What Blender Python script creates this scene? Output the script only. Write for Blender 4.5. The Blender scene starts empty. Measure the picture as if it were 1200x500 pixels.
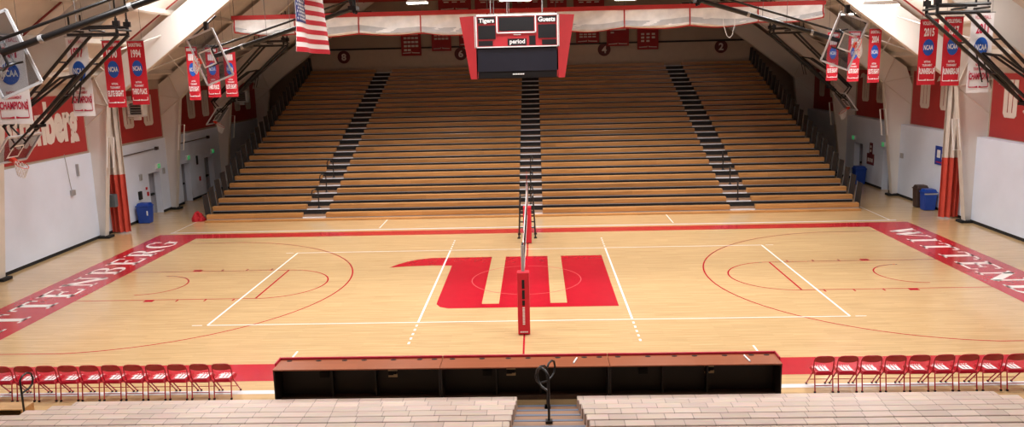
import bpy, bmesh, math, random
from math import sin, cos, pi, radians
from mathutils import Vector as V, Matrix
random.seed(4)
S = bpy.context.scene
COL = S.collection

# ------------------------------------------------------------------ camera
CX, CY, CZ, YAW, PIT, ROL, FPX = 0.41002, -26.54697, 7.10424, -0.03158, 0.1811, -0.02429, 960.617
Fv = V((sin(YAW)*cos(PIT), cos(YAW)*cos(PIT), -sin(PIT)))
Rv = V((cos(YAW), -sin(YAW), 0)); Uv = Rv.cross(Fv)
R2 = cos(ROL)*Rv + sin(ROL)*Uv
U2 = -sin(ROL)*Rv + cos(ROL)*Uv
CAMP = V((CX, CY, CZ))

def at(u, v, ax, val):
    """world point seen at photo pixel (u,v) on the plane axis=val"""
    d = Fv + R2*((u-600)/FPX) - U2*((v-250)/FPX)
    t = (val-CAMP[ax])/d[ax]
    return CAMP + d*t

cam = bpy.data.cameras.new('camera'); co = bpy.data.objects.new('camera', cam); COL.objects.link(co)
M = Matrix((R2, U2, -Fv)).transposed().to_4x4(); M.translation = CAMP
co.matrix_world = M
cam.sensor_width = 36; cam.lens = FPX/1200*36; cam.clip_end = 300
S.camera = co

# ------------------------------------------------------------------ materials
def lin(c):
    return tuple(((x/255)/12.92 if x/255 <= .04045 else ((x/255+.055)/1.055)**2.4) for x in c)

def mat(name, rgb, rough=.5, metal=0, var=.06, scale=3.0, spec=.5, bump=0.0, emit=0, coat=0):
    m = bpy.data.materials.new(name); m.use_nodes = True
    nt = m.node_tree; n = nt.nodes; b = n['Principled BSDF']
    c = lin(rgb)
    b.inputs['Roughness'].default_value = rough
    b.inputs['Metallic'].default_value = metal
    b.inputs['Specular IOR Level'].default_value = spec
    b.inputs['Coat Weight'].default_value = coat
    tc = n.new('ShaderNodeTexCoord'); no = n.new('ShaderNodeTexNoise')
    no.inputs['Scale'].default_value = scale; no.inputs['Detail'].default_value = 4
    nt.links.new(tc.outputs['Object'], no.inputs['Vector'])
    r = n.new('ShaderNodeValToRGB')
    r.color_ramp.elements[0].position = .3; r.color_ramp.elements[1].position = .7
    r.color_ramp.elements[0].color = (*[x*(1-var) for x in c], 1)
    r.color_ramp.elements[1].color = (*[min(1, x*(1+var)) for x in c], 1)
    nt.links.new(no.outputs['Fac'], r.inputs['Fac'])
    nt.links.new(r.outputs['Color'], b.inputs['Base Color'])
    if bump:
        bp = n.new('ShaderNodeBump'); bp.inputs['Strength'].default_value = bump; bp.inputs['Distance'].default_value = .02
        nt.links.new(no.outputs['Fac'], bp.inputs['Height']); nt.links.new(bp.outputs['Normal'], b.inputs['Normal'])
    if emit:
        b.inputs['Emission Color'].default_value = (*c, 1); b.inputs['Emission Strength'].default_value = emit
    return m

def wood(name, rgb, plank_w, plank_l, axis='x', rough=.3, var=.14, grain=.12, coat=0.0, seam=.75, stagger=None):
    """boards: long axis x, boards lie side by side along y (object space)"""
    m = bpy.data.materials.new(name); m.use_nodes = True
    nt = m.node_tree; n = nt.nodes; L = nt.links; b = n['Principled BSDF']
    c = lin(rgb)
    tc = n.new('ShaderNodeTexCoord')
    br = n.new('ShaderNodeTexBrick'); br.offset = .37; br.offset_frequency = 2
    br.inputs['Scale'].default_value = 1
    br.inputs['Brick Width'].default_value = plank_l; br.inputs['Row Height'].default_value = plank_w
    br.inputs['Mortar Size'].default_value = .0012 if seam < 1 else 0
    br.inputs['Color1'].default_value = (*[x*(1-var) for x in c], 1)
    br.inputs['Color2'].default_value = (*[min(1, x*(1+var)) for x in c], 1)
    br.inputs['Mortar'].default_value = (*[x*seam for x in c], 1)
    L.new(tc.outputs['Object'], br.inputs['Vector'])
    mp = n.new('ShaderNodeMapping'); mp.inputs['Scale'].default_value = (.5, 14, 14)
    L.new(tc.outputs['Object'], mp.inputs['Vector'])
    no = n.new('ShaderNodeTexNoise'); no.inputs['Scale'].default_value = 1.6; no.inputs['Detail'].default_value = 5
    L.new(mp.outputs['Vector'], no.inputs['Vector'])
    mx = n.new('ShaderNodeMix'); mx.data_type = 'RGBA'; mx.blend_type = 'MULTIPLY'
    rr = n.new('ShaderNodeValToRGB')
    rr.color_ramp.elements[0].color = (1-grain, 1-grain*1.2, 1-grain*1.5, 1); rr.color_ramp.elements[1].color = (1, 1, 1, 1)
    rr.color_ramp.elements[0].position = .35; rr.color_ramp.elements[1].position = .65
    L.new(no.outputs['Fac'], rr.inputs['Fac'])
    mx.inputs['Factor'].default_value = 1
    L.new(br.outputs['Color'], mx.inputs['A']); L.new(rr.outputs['Color'], mx.inputs['B'])
    L.new(mx.outputs['Result'], b.inputs['Base Color'])
    b.inputs['Roughness'].default_value = rough
    b.inputs['Coat Weight'].default_value = coat; b.inputs['Coat Roughness'].default_value = .12
    return m

def seat_boards(name, rgb):
    """pale wide seat boards with a joint every 0.46 m, shifted from row to row"""
    m = bpy.data.materials.new(name); m.use_nodes = True
    nt = m.node_tree; n = nt.nodes; L = nt.links; b = n['Principled BSDF']
    c = lin(rgb)
    tc = n.new('ShaderNodeTexCoord'); sp = n.new('ShaderNodeSeparateXYZ'); L.new(tc.outputs['Object'], sp.inputs[0])
    def mth(op, a, bb=None):
        q = n.new('ShaderNodeMath'); q.operation = op
        for i, x in enumerate((a, bb)):
            if x is None: continue
            if isinstance(x, (int, float)): q.inputs[i].default_value = x
            else: L.new(x, q.inputs[i])
        return q.outputs[0]
    row = mth('FLOOR', mth('MULTIPLY', mth('ADD', sp.outputs['Y'], .35), 1/.81))
    xs = mth('ADD', mth('MULTIPLY', sp.outputs['X'], 1/.457), mth('MULTIPLY', row, .381))
    fr = mth('FRACT', xs); joint = mth('LESS_THAN', fr, .035)
    wn = n.new('ShaderNodeTexWhiteNoise'); wn.noise_dimensions = '2D'
    cb = n.new('ShaderNodeCombineXYZ'); L.new(mth('FLOOR', xs), cb.inputs[0]); L.new(row, cb.inputs[1]); L.new(cb.outputs[0], wn.inputs['Vector'])
    r = n.new('ShaderNodeValToRGB')
    r.color_ramp.elements[0].color = (*[x*.86 for x in c], 1); r.color_ramp.elements[1].color = (*[min(1, x*1.1) for x in c], 1)
    L.new(wn.outputs['Value'], r.inputs['Fac'])
    no = n.new('ShaderNodeTexNoise'); no.inputs['Scale'].default_value = 3
    mp = n.new('ShaderNodeMapping'); mp.inputs['Scale'].default_value = (1, 9, 9); L.new(tc.outputs['Object'], mp.inputs[0]); L.new(mp.outputs[0], no.inputs['Vector'])
    m2 = n.new('ShaderNodeMix'); m2.data_type = 'RGBA'; m2.blend_type = 'MULTIPLY'; m2.inputs['Factor'].default_value = .35
    L.new(r.outputs[0], m2.inputs['A']); L.new(no.outputs['Color'], m2.inputs['B'])
    mx = n.new('ShaderNodeMix'); mx.data_type = 'RGBA'
    L.new(joint, mx.inputs['Factor']); L.new(m2.outputs['Result'], mx.inputs['A']); mx.inputs['B'].default_value = (*[x*.42 for x in c], 1)
    L.new(mx.outputs['Result'], b.inputs['Base Color']); b.inputs['Roughness'].default_value = .38
    return m

def glassmat(name, rgb, alpha):
    m = bpy.data.materials.new(name); m.use_nodes = True
    nt = m.node_tree; n = nt.nodes; L = nt.links
    b = n['Principled BSDF']; b.inputs['Base Color'].default_value = (*lin(rgb), 1); b.inputs['Roughness'].default_value = .06
    t = n.new('ShaderNodeBsdfTransparent'); t.inputs[0].default_value = (.74, .76, .78, 1)
    mx = n.new('ShaderNodeMixShader')
    no = n.new('ShaderNodeTexNoise'); no.inputs['Scale'].default_value = 1.5
    mr = n.new('ShaderNodeMapRange'); mr.inputs['To Min'].default_value = alpha*.7; mr.inputs['To Max'].default_value = alpha*1.3
    L.new(no.outputs['Fac'], mr.inputs['Value']); L.new(mr.outputs[0], mx.inputs[0])
    L.new(t.outputs[0], mx.inputs[1]); L.new(b.outputs[0], mx.inputs[2]); L.new(mx.outputs[0], n['Material Output'].inputs[0])
    return m

m_floor = wood('maple_court', (205, 173, 128), .057, 1.4, rough=.17, var=.08, grain=.16, coat=.3, seam=.86)
m_red_paint = mat('red_court_paint', (176, 22, 40), .22, coat=.25, var=.04)
m_white_paint = mat('white_court_paint', (235, 230, 226), .25, var=.02)
m_pale_line = mat('grey_white_court_line', (214, 212, 214), .25, var=.03)
m_pink_line = mat('pale_red_line', (205, 90, 92), .25, var=.03)
m_wall = mat('white_painted_block', (214, 222, 238), .6, var=.03, scale=1)
m_beige = mat('beige_painted_steel', (210, 202, 192), .55, var=.05, scale=1.5)
m_beigewall = mat('beige_wall', (170, 152, 136), .7, var=.05, scale=1)
m_deckroof = mat('beige_roof_deck', (206, 198, 188), .7, var=.07, scale=1.2)
m_web = mat('white_painted_steel', (220, 216, 212), .5, var=.03, scale=1)
m_redpanel = mat('red_wall_panel', (158, 40, 38), .6, var=.05, scale=1.5)
m_cream = mat('cream_lettering', (208, 196, 186), .6, var=.03)
m_black = mat('black_rubber', (16, 15, 16), .85)
m_blacksteel = mat('black_painted_steel', (20, 20, 23), .35, var=.1)
m_dark = mat('dark_riser_shade', (26, 23, 24), .7)
m_seatwood = wood('bleacher_seat_wood', (192, 138, 82), .12, 2.6, rough=.35, var=.1, grain=.25, coat=.1)
m_deckwood = wood('bleacher_deck_wood', (150, 116, 92), .15, 2.4, rough=.45, var=.1, grain=.2)
m_nearseat = seat_boards('pale_seat_boards', (206, 184, 172))
m_bluegrey = mat('blue_grey_nosing', (96, 106, 126), .4)
m_treadwood = wood('step_wood', (198, 160, 118), .15, 2.0, rough=.35)
m_alu = mat('aluminium_nosing', (222, 224, 232), .4, metal=0, var=.05)
m_greyrail = mat('grey_guard_panel', (36, 36, 38), .5)
m_lightgrey = mat('light_grey_steel', (168, 168, 170), .4, metal=.3)
m_door = mat('grey_door', (150, 150, 160), .5)
m_white = mat('white_enamel', (230, 230, 230), .4, var=.02)
m_green = mat('green_exit_face', (40, 190, 110), .4, emit=.35)
m_alarm = mat('red_alarm', (190, 30, 36), .4)
m_blue = mat('blue_plastic', (22, 62, 150), .4)
m_brown = mat('brown_plastic', (62, 46, 42), .5)
m_bannerred = mat('red_banner_cloth', (196, 24, 44), .7, var=.05)
m_bannerwhite = mat('white_banner_cloth', (236, 232, 234), .7, var=.02)
m_crimson = mat('crimson_lettering', (190, 26, 66), .7)
m_ncaa = mat('blue_disc', (22, 84, 180), .5)
m_darkbanner = mat('dark_red_banner_cloth', (150, 26, 34), .7)
m_palelet = mat('pale_lettering', (216, 206, 202), .7)
m_canvas = mat('white_curtain_canvas', (232, 229, 227), .75, var=.12, scale=2.2, bump=.5)
m_meshgrey = mat('grey_curtain_mesh', (186, 186, 188), .8, var=.1, scale=3)
m_drapegrey = mat('grey_drape', (206, 196, 186), .8, var=.06)
m_drapered = mat('rust_red_drape', (196, 70, 54), .8, var=.06)
m_hem = mat('red_hem', (168, 34, 32), .7)
m_duct = mat('red_painted_duct', (128, 32, 28), .5)
m_glass = glassmat('backboard_glass', (110, 110, 116), .12)
m_framew = mat('grey_board_frame', (206, 208, 214), .4, metal=.2)
m_orange = mat('orange_red_rim', (214, 54, 30), .4)
m_net = mat('white_cord', (226, 222, 220), .8)
m_sbred = mat('scoreboard_red', (178, 42, 50), .45)
m_sbblack = mat('scoreboard_black', (20, 18, 22), .4)
m_screen = mat('dark_screen', (36, 36, 46), .3)
m_lamp = mat('lamp_lens', (255, 250, 240), .5, emit=14, var=0)
m_chair = mat('red_enamel_chair', (176, 14, 40), .3, var=.05, coat=.1)
m_chairlogo = mat('white_seat_logo', (236, 226, 228), .4)
m_desktop = wood('desk_laminate', (150, 84, 54), .3, 3.0, rough=.3, var=.05, grain=.12, seam=1)
m_deskdark = mat('dark_brown_panel', (30, 21, 17), .5)
m_shelf = mat('brown_shelf', (70, 48, 36), .5)
m_desktrim = mat('red_desk_edge', (170, 22, 48), .35)
m_outlet = mat('tan_outlet_plate', (190, 168, 130), .5)
m_bag = mat('red_cloth', (176, 16, 30), .8)
m_poster = mat('blue_poster', (26, 58, 150), .5)
m_notice = mat('maroon_notice', (104, 30, 40), .6)
m_flagw = mat('flag_white', (232, 228, 230), .75, var=.02)
m_flagr = mat('flag_red', (184, 20, 44), .75)
m_flagb = mat('flag_blue', (30, 44, 110), .75)
m_conc = mat('cable_grey', (104, 101, 100), .5)
m_boxgrey = mat('slate_control_box', (88, 98, 104), .5)

# ------------------------------------------------------------------ mesh builder
ORIG = {}
class MB:
    def __init__(s): s.v = []; s.f = []
    def add(s, vs, fs):
        o = len(s.v); s.v += [V(p) for p in vs]; s.f += [tuple(i+o for i in f) for f in fs]; return s
    def box(s, x0, x1, y0, y1, z0, z1):
        return s.add([(x0,y0,z0),(x1,y0,z0),(x1,y1,z0),(x0,y1,z0),(x0,y0,z1),(x1,y0,z1),(x1,y1,z1),(x0,y1,z1)],
                     [(0,3,2,1),(4,5,6,7),(0,1,5,4),(1,2,6,5),(2,3,7,6),(3,0,4,7)])
    def obox(s, c, ax, ay, az, hx, hy, hz):
        c = V(c); ax = V(ax).normalized()*hx; ay = V(ay).normalized()*hy; az = V(az).normalized()*hz
        P = [c+i*ax+j*ay+k*az for k in (-1,1) for (i,j) in ((-1,-1),(1,-1),(1,1),(-1,1))]
        return s.add(P, [(0,3,2,1),(4,5,6,7),(0,1,5,4),(1,2,6,5),(2,3,7,6),(3,0,4,7)])
    def path(s, pts, r, n=8, closed=False):
        pts = [V(p) for p in pts]; N = len(pts); rings = []
        up = None
        for i in range(N):
            if closed: d = (pts[(i+1) % N]-pts[i-1])
            else: d = pts[min(i+1, N-1)]-pts[max(i-1, 0)]
            d.normalize()
            if up is None:
                up = d.orthogonal().normalized()
            else:
                up = (up - d*up.dot(d))
                up = up.normalized() if up.length > 1e-6 else d.orthogonal().normalized()
            w = d.cross(up)
            rr = r[i] if isinstance(r, (list, tuple)) else r
            rings.append([pts[i]+(up*cos(2*pi*k/n)+w*sin(2*pi*k/n))*rr for k in range(n)])
        vs = [p for R in rings for p in R]; fs = []
        for i in range(N if closed else N-1):
            a = i*n; b = ((i+1) % N)*n
            for k in range(n): fs.append((a+k, a+(k+1) % n, b+(k+1) % n, b+k))
        if not closed:
            fs.append(tuple(reversed(range(n)))); fs.append(tuple(range((N-1)*n, N*n)))
        return s.add(vs, fs)
    def tube(s, p, q, r, n=8): return s.path([p, q], r, n)
    def prism(s, poly, O, U, W, N, d):
        """2-D polygon in frame O,U,W extruded by N*d"""
        O = V(O); U = V(U); W = V(W); N = V(N)
        a = [O+U*x+W*y for x, y in poly]; n = len(a)
        fs = [tuple(range(n, 2*n)), tuple(reversed(range(n)))] + [(i, (i+1) % n, (i+1) % n+n, i+n) for i in range(n)]
        return s.add(a+[p+N*d for p in a], fs)
    def ring(s, c, U, W, R, r, n=28, m=8):
        c = V(c); U = V(U); W = V(W)
        return s.path([c+U*(R*cos(2*pi*k/n))+W*(R*sin(2*pi*k/n)) for k in range(n)], r, m, True)
    def grid(s, fn, nu, nv):
        vs = [fn(i/nu, j/nv) for j in range(nv+1) for i in range(nu+1)]
        fs = [(j*(nu+1)+i, j*(nu+1)+i+1, (j+1)*(nu+1)+i+1, (j+1)*(nu+1)+i) for j in range(nv) for i in range(nu)]
        return s.add(vs, fs)
    def sheet(s, fn, nu, nv, nrm, t):
        """closed thin sheet of thickness t"""
        nrm = V(nrm)*t; o = len(s.v); k = (nu+1)*(nv+1)
        s.grid(fn, nu, nv); s.grid(lambda a, b: V(fn(a, b))+nrm, nu, nv)
        s.f[-nu*nv:] = [tuple(reversed(f)) for f in s.f[-nu*nv:]]
        idx = [i for i in range(nu+1)] + [j*(nu+1)+nu for j in range(1, nv+1)] + [nv*(nu+1)+i for i in range(nu-1, -1, -1)] + [j*(nu+1) for j in range(nv-1, 0, -1)]
        for a, b in zip(idx, idx[1:]+idx[:1]): s.f.append((o+b, o+a, o+a+k, o+b+k))
        return s
    def build(s, name, m, parent=None, label=None, cat=None, group=None, kind=None, smooth=False, bevel=0, seg=2):
        me = bpy.data.meshes.new(name)
        o = bpy.data.objects.new(name, me); COL.objects.link(o)
        off = V((0, 0, 0))
        if parent is not None:
            o.parent = parent; off = ORIG.get(parent.name, V((0, 0, 0))); ORIG[o.name] = off
        elif cat:
            xs = [p.x for p in s.v]; ys = [p.y for p in s.v]; zs = [p.z for p in s.v]
            off = V(((min(xs)+max(xs))/2, (min(ys)+max(ys))/2, min(zs))); o.location = off; ORIG[o.name] = off
        me.from_pydata([tuple(p-off) for p in s.v], [], s.f)
        bm = bmesh.new(); bm.from_mesh(me); bmesh.ops.recalc_face_normals(bm, faces=bm.faces); bm.to_mesh(me); bm.free()
        me.materials.append(m)
        if smooth:
            for p in me.polygons: p.use_smooth = True
            try: me.set_sharp_from_angle(angle=radians(50))
            except Exception: pass
        if bevel:
            b = o.modifiers.new('bevel', 'BEVEL'); b.width = bevel; b.segments = seg; b.limit_method = 'ANGLE'; b.angle_limit = radians(40)
        tag(o, label, cat, group, kind)
        return o

def tag(o, label=None, cat=None, group=None, kind=None):
    if label: o['label'] = label
    if cat: o['category'] = cat
    if group: o['group'] = group
    if kind: o['kind'] = kind

def root(name, label, cat, loc, group=None, kind=None):
    o = bpy.data.objects.new(name, None); COL.objects.link(o); o.empty_display_size = .2
    o.location = loc; ORIG[o.name] = V(loc); tag(o, label, cat, group, kind); return o

def dup(r, loc, label=None, rotz=None):
    c = r.copy(); COL.objects.link(c); c.location = loc
    if rotz is not None: c.rotation_euler = (0, 0, rotz)
    if label: c['label'] = label
    for ch in list(r.children):
        d = ch.copy(); COL.objects.link(d); d.parent = c
        for g in list(ch.children):
            e = g.copy(); COL.objects.link(e); e.parent = d
    return c

_txt = {}
def glyphs(t, bold=.0):
    if (t, bold) in _txt: return _txt[(t, bold)]
    cu = bpy.data.curves.new('t', 'FONT'); cu.body = t; cu.offset = bold; cu.resolution_u = 3
    o = bpy.data.objects.new('t', cu); COL.objects.link(o)
    dg = bpy.context.evaluated_depsgraph_get()
    me = bpy.data.meshes.new_from_object(o.evaluated_get(dg))
    vs = [tuple(v.co) for v in me.vertices]; fs = [tuple(p.vertices) for p in me.polygons]
    bpy.data.objects.remove(o); bpy.data.curves.remove(cu); bpy.data.meshes.remove(me)
    x0 = min(v[0] for v in vs); x1 = max(v[0] for v in vs); y0 = min(v[1] for v in vs); y1 = max(v[1] for v in vs)
    r = ([((v[0]-x0)/(x1-x0)-.5, (v[1]-y0)/(y1-y0)-.5) for v in vs], fs)
    _txt[(t, bold)] = r; return r

def text(mb, t, O, U, W, w, h, bold=.0, N=None, d=.004):
    """flat lettering centred on O, fitted to w x h, lifted slightly so it has thickness"""
    vs, fs = glyphs(t, bold); O = V(O); U = V(U).normalized(); W = V(W).normalized()
    N = U.cross(W)
    pts = [O+U*(x*w)+W*(y*h)+N*d for x, y in vs]
    mb.add(pts, fs); return mb

X3, Y3, Z3 = V((1, 0, 0)), V((0, 1, 0)), V((0, 0, 1))

# ------------------------------------------------------------------ setting: floor and court paint
fl = MB().box(-19.6, 19.6, -32, 34, -.2, 0).build('floor', m_floor, kind='structure')
ORIG[fl.name] = V((0, 0, 0))
LV = [0]
def paint(name, m, mb, label=None):
    o = mb.build(name, m, fl, label=label, kind='structure'); return o
def flat(mb, poly, z): return mb.add([(x, y, z) for x, y in poly], [tuple(range(len(poly)))])
def rect(mb, x0, x1, y0, y1, z): return flat(mb, [(x0, y0), (x1, y0), (x1, y1), (x0, y1)], z)
def arc(mb, cx, cy, r, a0, a1, w, z, n=72):
    for i in range(n):
        a = a0+(a1-a0)*i/n; b = a0+(a1-a0)*(i+1)/n
        flat(mb, [(cx+(r-w)*cos(a), cy+(r-w)*sin(a)), (cx+r*cos(a), cy+r*sin(a)), (cx+r*cos(b), cy+r*sin(b)), (cx+(r-w)*cos(b), cy+(r-w)*sin(b))], z)
Z1, Z2, Z4, Z5 = .002, .004, .006, .008
HX, HY, BX, BY = 14.33, 7.62, 16.3, 8.62
paint('sideline_band', m_red_paint, rect(MB(), -BX, BX, HY, BY-.1, Z1), 'red band along the far sideline')
paint('sideline_band', m_red_paint, rect(MB(), -BX, BX, -8.72, -HY, Z1), 'red band along the near sideline')
for sx in (-1, 1):
    paint('baseline_band', m_red_paint, rect(MB(), *sorted((sx*HX, sx*BX)), -HY, HY, Z1), 'red end band')
# team name in serif capitals on the end bands
def seg(p, q, w):
    p = V((*p, 0)); q = V((*q, 0)); d = (q-p).normalized(); nn = V((-d.y, d.x, 0))*w/2
    return [tuple(v.xy) for v in (p-nn, q-nn, q+nn, p+nn)]
def hs(x0, x1, y, w=.07): return [(x0, y-w/2), (x1, y-w/2), (x1, y+w/2), (x0, y+w/2)]
def vstem(x, y0=.0, y1=1.0, w=.19): return [(x-w/2, y0), (x+w/2, y0), (x+w/2, y1), (x-w/2, y1)]
def earc(cx, cy, rx, ry, a0, a1, w0, w1, n=14):
    out = []
    for i in range(n):
        q = []
        for k, inner in ((i, 0), (i+1, 0), (i+1, 1), (i, 1)):
            a = a0+(a1-a0)*k/n; t = abs(cos(a)); w = w0+(w1-w0)*t
            q.append((cx+(rx-inner*w)*cos(a), cy+(ry-inner*w*.6)*sin(a)))
        out.append(q)
    return out
SER = {
 'W': (1.25, [seg((.14, .98), (.42, .02), .2), seg((.42, .02), (.62, .9), .08), seg((.58, .98), (.84, .02), .2), seg((.84, .02), (1.1, .98), .08), hs(0, .32, .965), hs(.46, .76, .965), hs(.96, 1.25, .965)]),
 'I': (.45, [vstem(.225), hs(.03, .42, .035), hs(.03, .42, .965)]),
 'T': (.86, [vstem(.43), hs(.02, .84, .955, .09), seg((.05, 1), (.05, .74), .07), seg((.81, 1), (.81, .74), .07), hs(.22, .64, .035)]),
 'E': (.82, [vstem(.22), hs(.03, .76, .955, .09), hs(.03, .78, .045, .09), hs(.22, .58, .52, .08), seg((.74, 1), (.74, .76), .07), seg((.76, 0), (.76, .26), .07), seg((.57, .4), (.57, .64), .06)]),
 'N': (.98, [vstem(.18, w=.09), vstem(.8, w=.09), seg((.13, .97), (.82, .03), .21), hs(0, .26, .965), hs(.64, .96, .965), hs(.02, .34, .035)]),
 'B': (.84, [vstem(.22), hs(.03, .45, .96), hs(.03, .48, .04), hs(.22, .45, .52)] + earc(.42, .755, .3, .24, -pi/2, pi/2, .08, .18) + earc(.44, .27, .36, .27, -pi/2, pi/2, .08, .19)),
 'R': (.92, [vstem(.22), hs(.03, .45, .96), hs(.03, .42, .035), hs(.22, .45, .47)] + earc(.42, .73, .32, .27, -pi/2, pi/2, .08, .19) + [seg((.46, .48), (.76, .02), .2), hs(.68, .92, .035)]),
 'G': (.95, earc(.48, .5, .45, .52, pi*.28, pi*1.72, .08, .2, 24) + [vstem(.76, .06, .42, .16), hs(.56, .94, .42), seg((.78, .66), (.78, .98), .07)]),
}
def team_name(sx):
    mb = MB(); t = 'WITTENBERG'; gap = .15
    total = sum(SER[c][0] for c in t)+gap*(len(t)-1)
    L0 = 14.3; k = L0/total; H = 1.12
    cur = -L0/2
    for c in t:
        for poly in SER[c][1]:
            pts = []
            for x, y in poly:
                a = cur+x*k; h = (y-.5)*H
                if sx < 0: pts.append((-(HX+BX)/2-h, a))
                else: pts.append(((HX+BX)/2+h, -a))
            flat(mb, pts, Z2)
        cur += (SER[c][0]+gap)*k
    return mb
paint('end_lettering', m_white_paint, team_name(-1), 'white serif capitals on the left band')
paint('end_lettering', m_white_paint, team_name(1), 'white serif capitals on the right band')
# centre emblem: a wide letter with a swash, three stems joined by a bottom bar
def emblem(s=1.0):
    left = [(-4.94, 1.9), (-4.69, 2.4), (-4.43, 2.75), (-4.05, 3.08), (-3.6, 3.28), (-1.32, 3.3), (-1.32, -2.7), (-1.25, -3.2), (-2.3, -3.2), (-2.55, -3.05), (-2.69, -2.75), (-2.7, -2.44), (-2.7, 2.05), (-3.4, 2.12), (-4.2, 2.06)]
    return [[(x*s, y*s) for x, y in p] for p in (left, [(-1.32, -2.78), (-1.25, -3.2), (2.76, -3.2), (2.76, -2.78)], [(-.8, 3.3), (.75, 3.3), (.75, -2.78), (-.8, -2.78)], [(1.25, 3.3), (2.76, 3.3), (2.76, -2.78), (1.25, -2.78)])]
mb = MB()
for p in emblem(): flat(mb, p, Z1)
paint('centre_emblem', m_red_paint, mb, 'large red letter emblem at mid court')
mb = MB(); arc(mb, 0, 0, 1.83, 0, 2*pi, .03, Z2); paint('centre_circle', m_pink_line, mb, 'thin pale centre circle')
mb = MB(); rect(mb, -.025, .025, -HY, HY, Z4); paint('half_court_line', m_red_paint, mb)
for sx in (-1, 1):
    mb = MB(); w = .05; bx = sx*12.73
    def R_(x0, x1, y0, y1): rect(mb, *sorted((sx*x0, sx*x1)), y0, y1, Z1)
    R_(8.54, HX, 1.78, 1.83); R_(8.54, HX, -1.83, -1.78); R_(8.51, 8.57, -1.83, 1.83)
    for yy in (-1, 1):
        for xx, wd in ((11.9, .3), (11.0, .05), (10.1, .05), (9.2, .05)):
            R_(xx-wd/2, xx+wd/2, *sorted((yy*1.83, yy*2.03)))
    paint('lane_lines', m_red_paint, mb)
    mb = MB()
    a0 = pi if sx > 0 else 0
    arc(mb, sx*8.54, 0, 1.83, a0-pi/2, a0+pi/2, .05, Z1); paint('free_throw_arc', m_red_paint, mb)
    mb = MB(); t = math.asin(6.7/6.75)
    arc(mb, bx, 0, 6.75, a0-t, a0+t, .05, Z1, 120)
    for yy in (-1, 1): rect(mb, *sorted((sx*HX, bx-sx*6.75*cos(t))), *sorted((yy*6.65, yy*6.7)), Z1)
    paint('three_point_line', m_red_paint, mb)
    mb = MB(); arc(mb, bx, 0, 1.22, a0-pi/2, a0+pi/2, .05, Z1); paint('restricted_arc', m_red_paint, mb)
# volleyball court in white
mb = MB()
for y in (-4.5, 4.5): rect(mb, -9, 9, y-.025, y+.025, Z4); [rect(mb, *sorted((sx*9.15, sx*9.45)), y-.02, y+.02, Z4) for sx in (-1, 1)]
for x in (-9, -3, 3, 9): rect(mb, x-.03, x+.03, -4.5, 4.5, Z5)
for x in (-3, 3):
    for k in range(5):
        for sy in (-1, 1): rect(mb, x-.03, x+.03, *sorted((sy*(4.72+.36*k), sy*(4.88+.36*k))), Z5)
paint('volleyball_lines', m_white_paint, mb)
mb = MB(); rect(mb, -19, 19, -9.48, -9.27, Z1); paint('outer_line', m_pale_line, mb, 'pale line under the chairs')
mb = MB(); rect(mb, -16, 16, 8.85, 8.98, Z1); paint('outer_line', m_pale_line, mb, 'pale line beyond the far band')
mb = MB()
for x in (-6.66, 6.4): rect(mb, x-.025, x+.025, 9.2, 11.3, Z2)
for x in (-5.78, 5.76): rect(mb, x-.025, x+.025, -7.6, -6.75, Z2)
for x in (-15.9, 15.75): rect(mb, x-.02, x+.02, 9, 14, Z2)
paint('side_ticks', m_white_paint, mb)

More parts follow.
